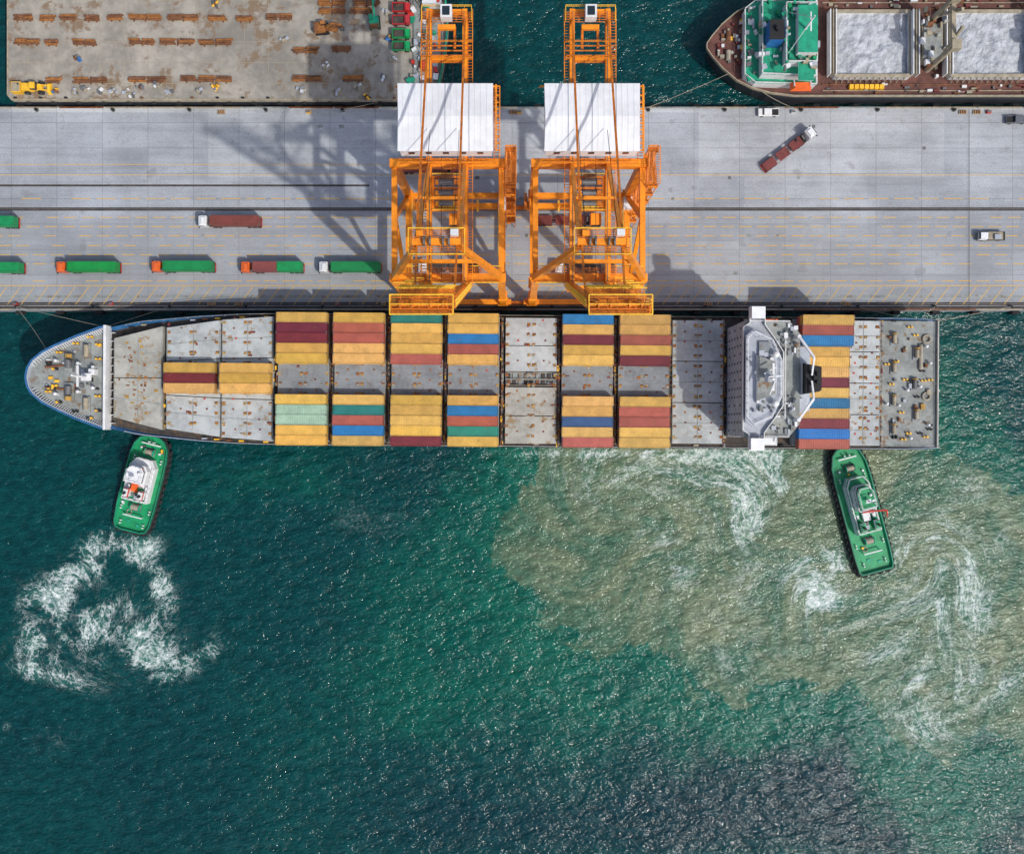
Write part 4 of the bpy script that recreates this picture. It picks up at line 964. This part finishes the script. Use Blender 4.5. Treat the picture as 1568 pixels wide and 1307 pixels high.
def hold(x0,x1):
    w=7.9
    for (p0_,p1_) in(((x0,-w),(x1,-w)),((x1,-w),(x1,w)),((x1,w),(x0,w)),((x0,w),(x0,-w))):
        b.beam((*p0_,D+1.1),(*p1_,D+1.1),.5,2.2,'white_paint'); b.beam((*p0_,D+2.25),(*p1_,D+2.25),.9,.14,'beige')
    k=int((x1-x0)/1.5)
    for i in range(k):
        for s_ in(-1,1): b.beam((x0+1.5*i+.7,s_*(w+.3),D+2.1),(x0+1.5*i+.7,s_*(w+1.0),D+.1),.15,.3,'beige')
    nx_,ny_=50,40; vs=[];fs=[]
    for j in range(ny_+1):
        for i in range(nx_+1):
            x=x0+.25+(x1-x0-.5)*i/nx_; y=-w+.25+(2*w-.5)*j/ny_
            dd=min(x-x0,x1-x)/6; zz=D+.6+.9*min(1,dd)+.55*mnoise.fractal(Vector((x*.35,y*.35,1.7)),.9,2.1,5)
            vs.append((x,y,zz))
    for j in range(ny_):
        for i in range(nx_):
            a_=j*(nx_+1)+i; fs.append((a_,a_+1,a_+nx_+2,a_+nx_+1))
    b.add(vs,fs,'bulk')
    for s_ in(-1,1):
        for t in range(3): b.box((x0-1.6+t*.7 if s_<0 else x1+1.6-t*.7,0,D+2.4),(.25,2*w,2.6),'beige' if t%2 else 'white_paint')
hold(79.5,98.0); hold(108,127); hold(139,157)
for xc in(103,133):
    b.box((xc,0,D+1.6),(5.0,9,3.2),'beige'); b.box((xc,0,D+3.3),(4.4,8.2,.2),'deck_grey')
    for s_ in(-1,1):
        b.cyl((xc,s_*5.6,D),(xc,s_*5.6,D+15),.75,'beige',.6,14); b.box((xc,s_*5.6,D+15),(2.2,2.2,2.2),'beige')
        b.beam((xc+.4,s_*5.6,D+5),(xc+.9,s_*2.0,D+17),.6,.7,'beige')
    b.beam((xc,-5.6,D+14),(xc,5.6,D+14),1.0,1.0,'beige')
    for i in range(34): b.box((xc+R.uniform(-3,3),R.uniform(-8,8),D+R.choice([.7,3.8])),(R.uniform(.3,1.4),R.uniform(.3,1.4),1.1),R.choice(['rust','steel','beige','hatch_tan','white_paint']))
for i in range(7): b.box((84+i*1.25,-10.1,D+.55),(1.0,1.1,1.0),'yellow_paint')
for i in range(110):
    x_=R.uniform(78,170); s_=R.choice([-1,1]); b.box((x_,s_*R.uniform(9.2,11.6),D+.35),(R.uniform(.3,1.8),R.uniform(.2,.7),R.uniform(.3,.8)),R.choice(['rust','rust','steel','beige','white_paint','maroon','rope']))
for s_ in(-1,1):
    for y in(9.4,10.9): b.cyl((77,s_*y,D+.3),(240,s_*y,D+.3),.12,'rust' if y<10 else 'beige',n=6)
b.build('cargo_holds',bc)

# ------------------------------------------------------------ mooring lines
def rope(p0,p1,sag=.8):
    b=MB(); p0=Vector(p0);p1=Vector(p1); prev=p0
    for i in range(1,11):
        t=i/10; q=p0.lerp(p1,t)-Vector((0,0,sag*4*t*(1-t))); b.cyl(prev,q,.06,'rope',n=6); prev=q
    b.build('mooring_line')
rope((-112,17.9,10.6),(-125,Q0+.85,.7)); rope((-106,22,10.6),(-86.4,Q0+.85,.7)); rope((-100,24.5,10.4),(-125,Q0+.85,.7))
rope((103,25.6,8.8),(125.9,Q0+.85,.7)); rope((100,26.4,8.8),(106.6,Q0+.85,.7)); rope((96,26.5,8.8),(87.3,Q0+.85,.7))
rope((54,87.5,5),(33.0,Q1-.85,.7)); rope((62,82.8,5),(72.0,Q1-.85,.7)); rope((-25,84,3.6),(-4.2,Q1-.85,.7)); rope((-27,82.5,3.4),(-43,Q1-.85,.7))

# ------------------------------------------------------------ light, sky, camera
EL=50.0; hx,hy=.72,-.69
w=bpy.data.worlds.new("World"); scene.world=w; w.use_nodes=True
nt=w.node_tree; bg_=nt.nodes['Background']; sk=nt.nodes.new('ShaderNodeTexSky'); sk.sky_type='NISHITA'; sk.sun_disc=False
sk.sun_elevation=math.radians(EL); sk.sun_rotation=math.atan2(hx,hy); sk.dust_density=3.0
nt.links.new(sk.outputs[0],bg_.inputs[0]); bg_.inputs[1].default_value=.15
L=bpy.data.lights.new('sun','SUN'); L.energy=2.7; L.angle=math.radians(1.0); L.color=(1,.965,.91)
lo=bpy.data.objects.new('sun',L); scene.collection.objects.link(lo); lo.location=(60,-60,150)
c=math.cos(math.radians(EL)); dv=Vector((-hx*c,-hy*c,-math.sin(math.radians(EL)))); lo.rotation_euler=dv.to_track_quat('-Z','Y').to_euler()
cam=bpy.data.cameras.new('camera'); co=bpy.data.objects.new('camera',cam); scene.collection.objects.link(co)
co.location=(0,0,CAMH); cam.sensor_width=36; cam.lens=36*K*CAMH/1568; cam.clip_end=12000; cam.clip_start=1
scene.camera=co
scene.view_settings.view_transform='Standard'; scene.view_settings.look='None'; scene.view_settings.exposure=0
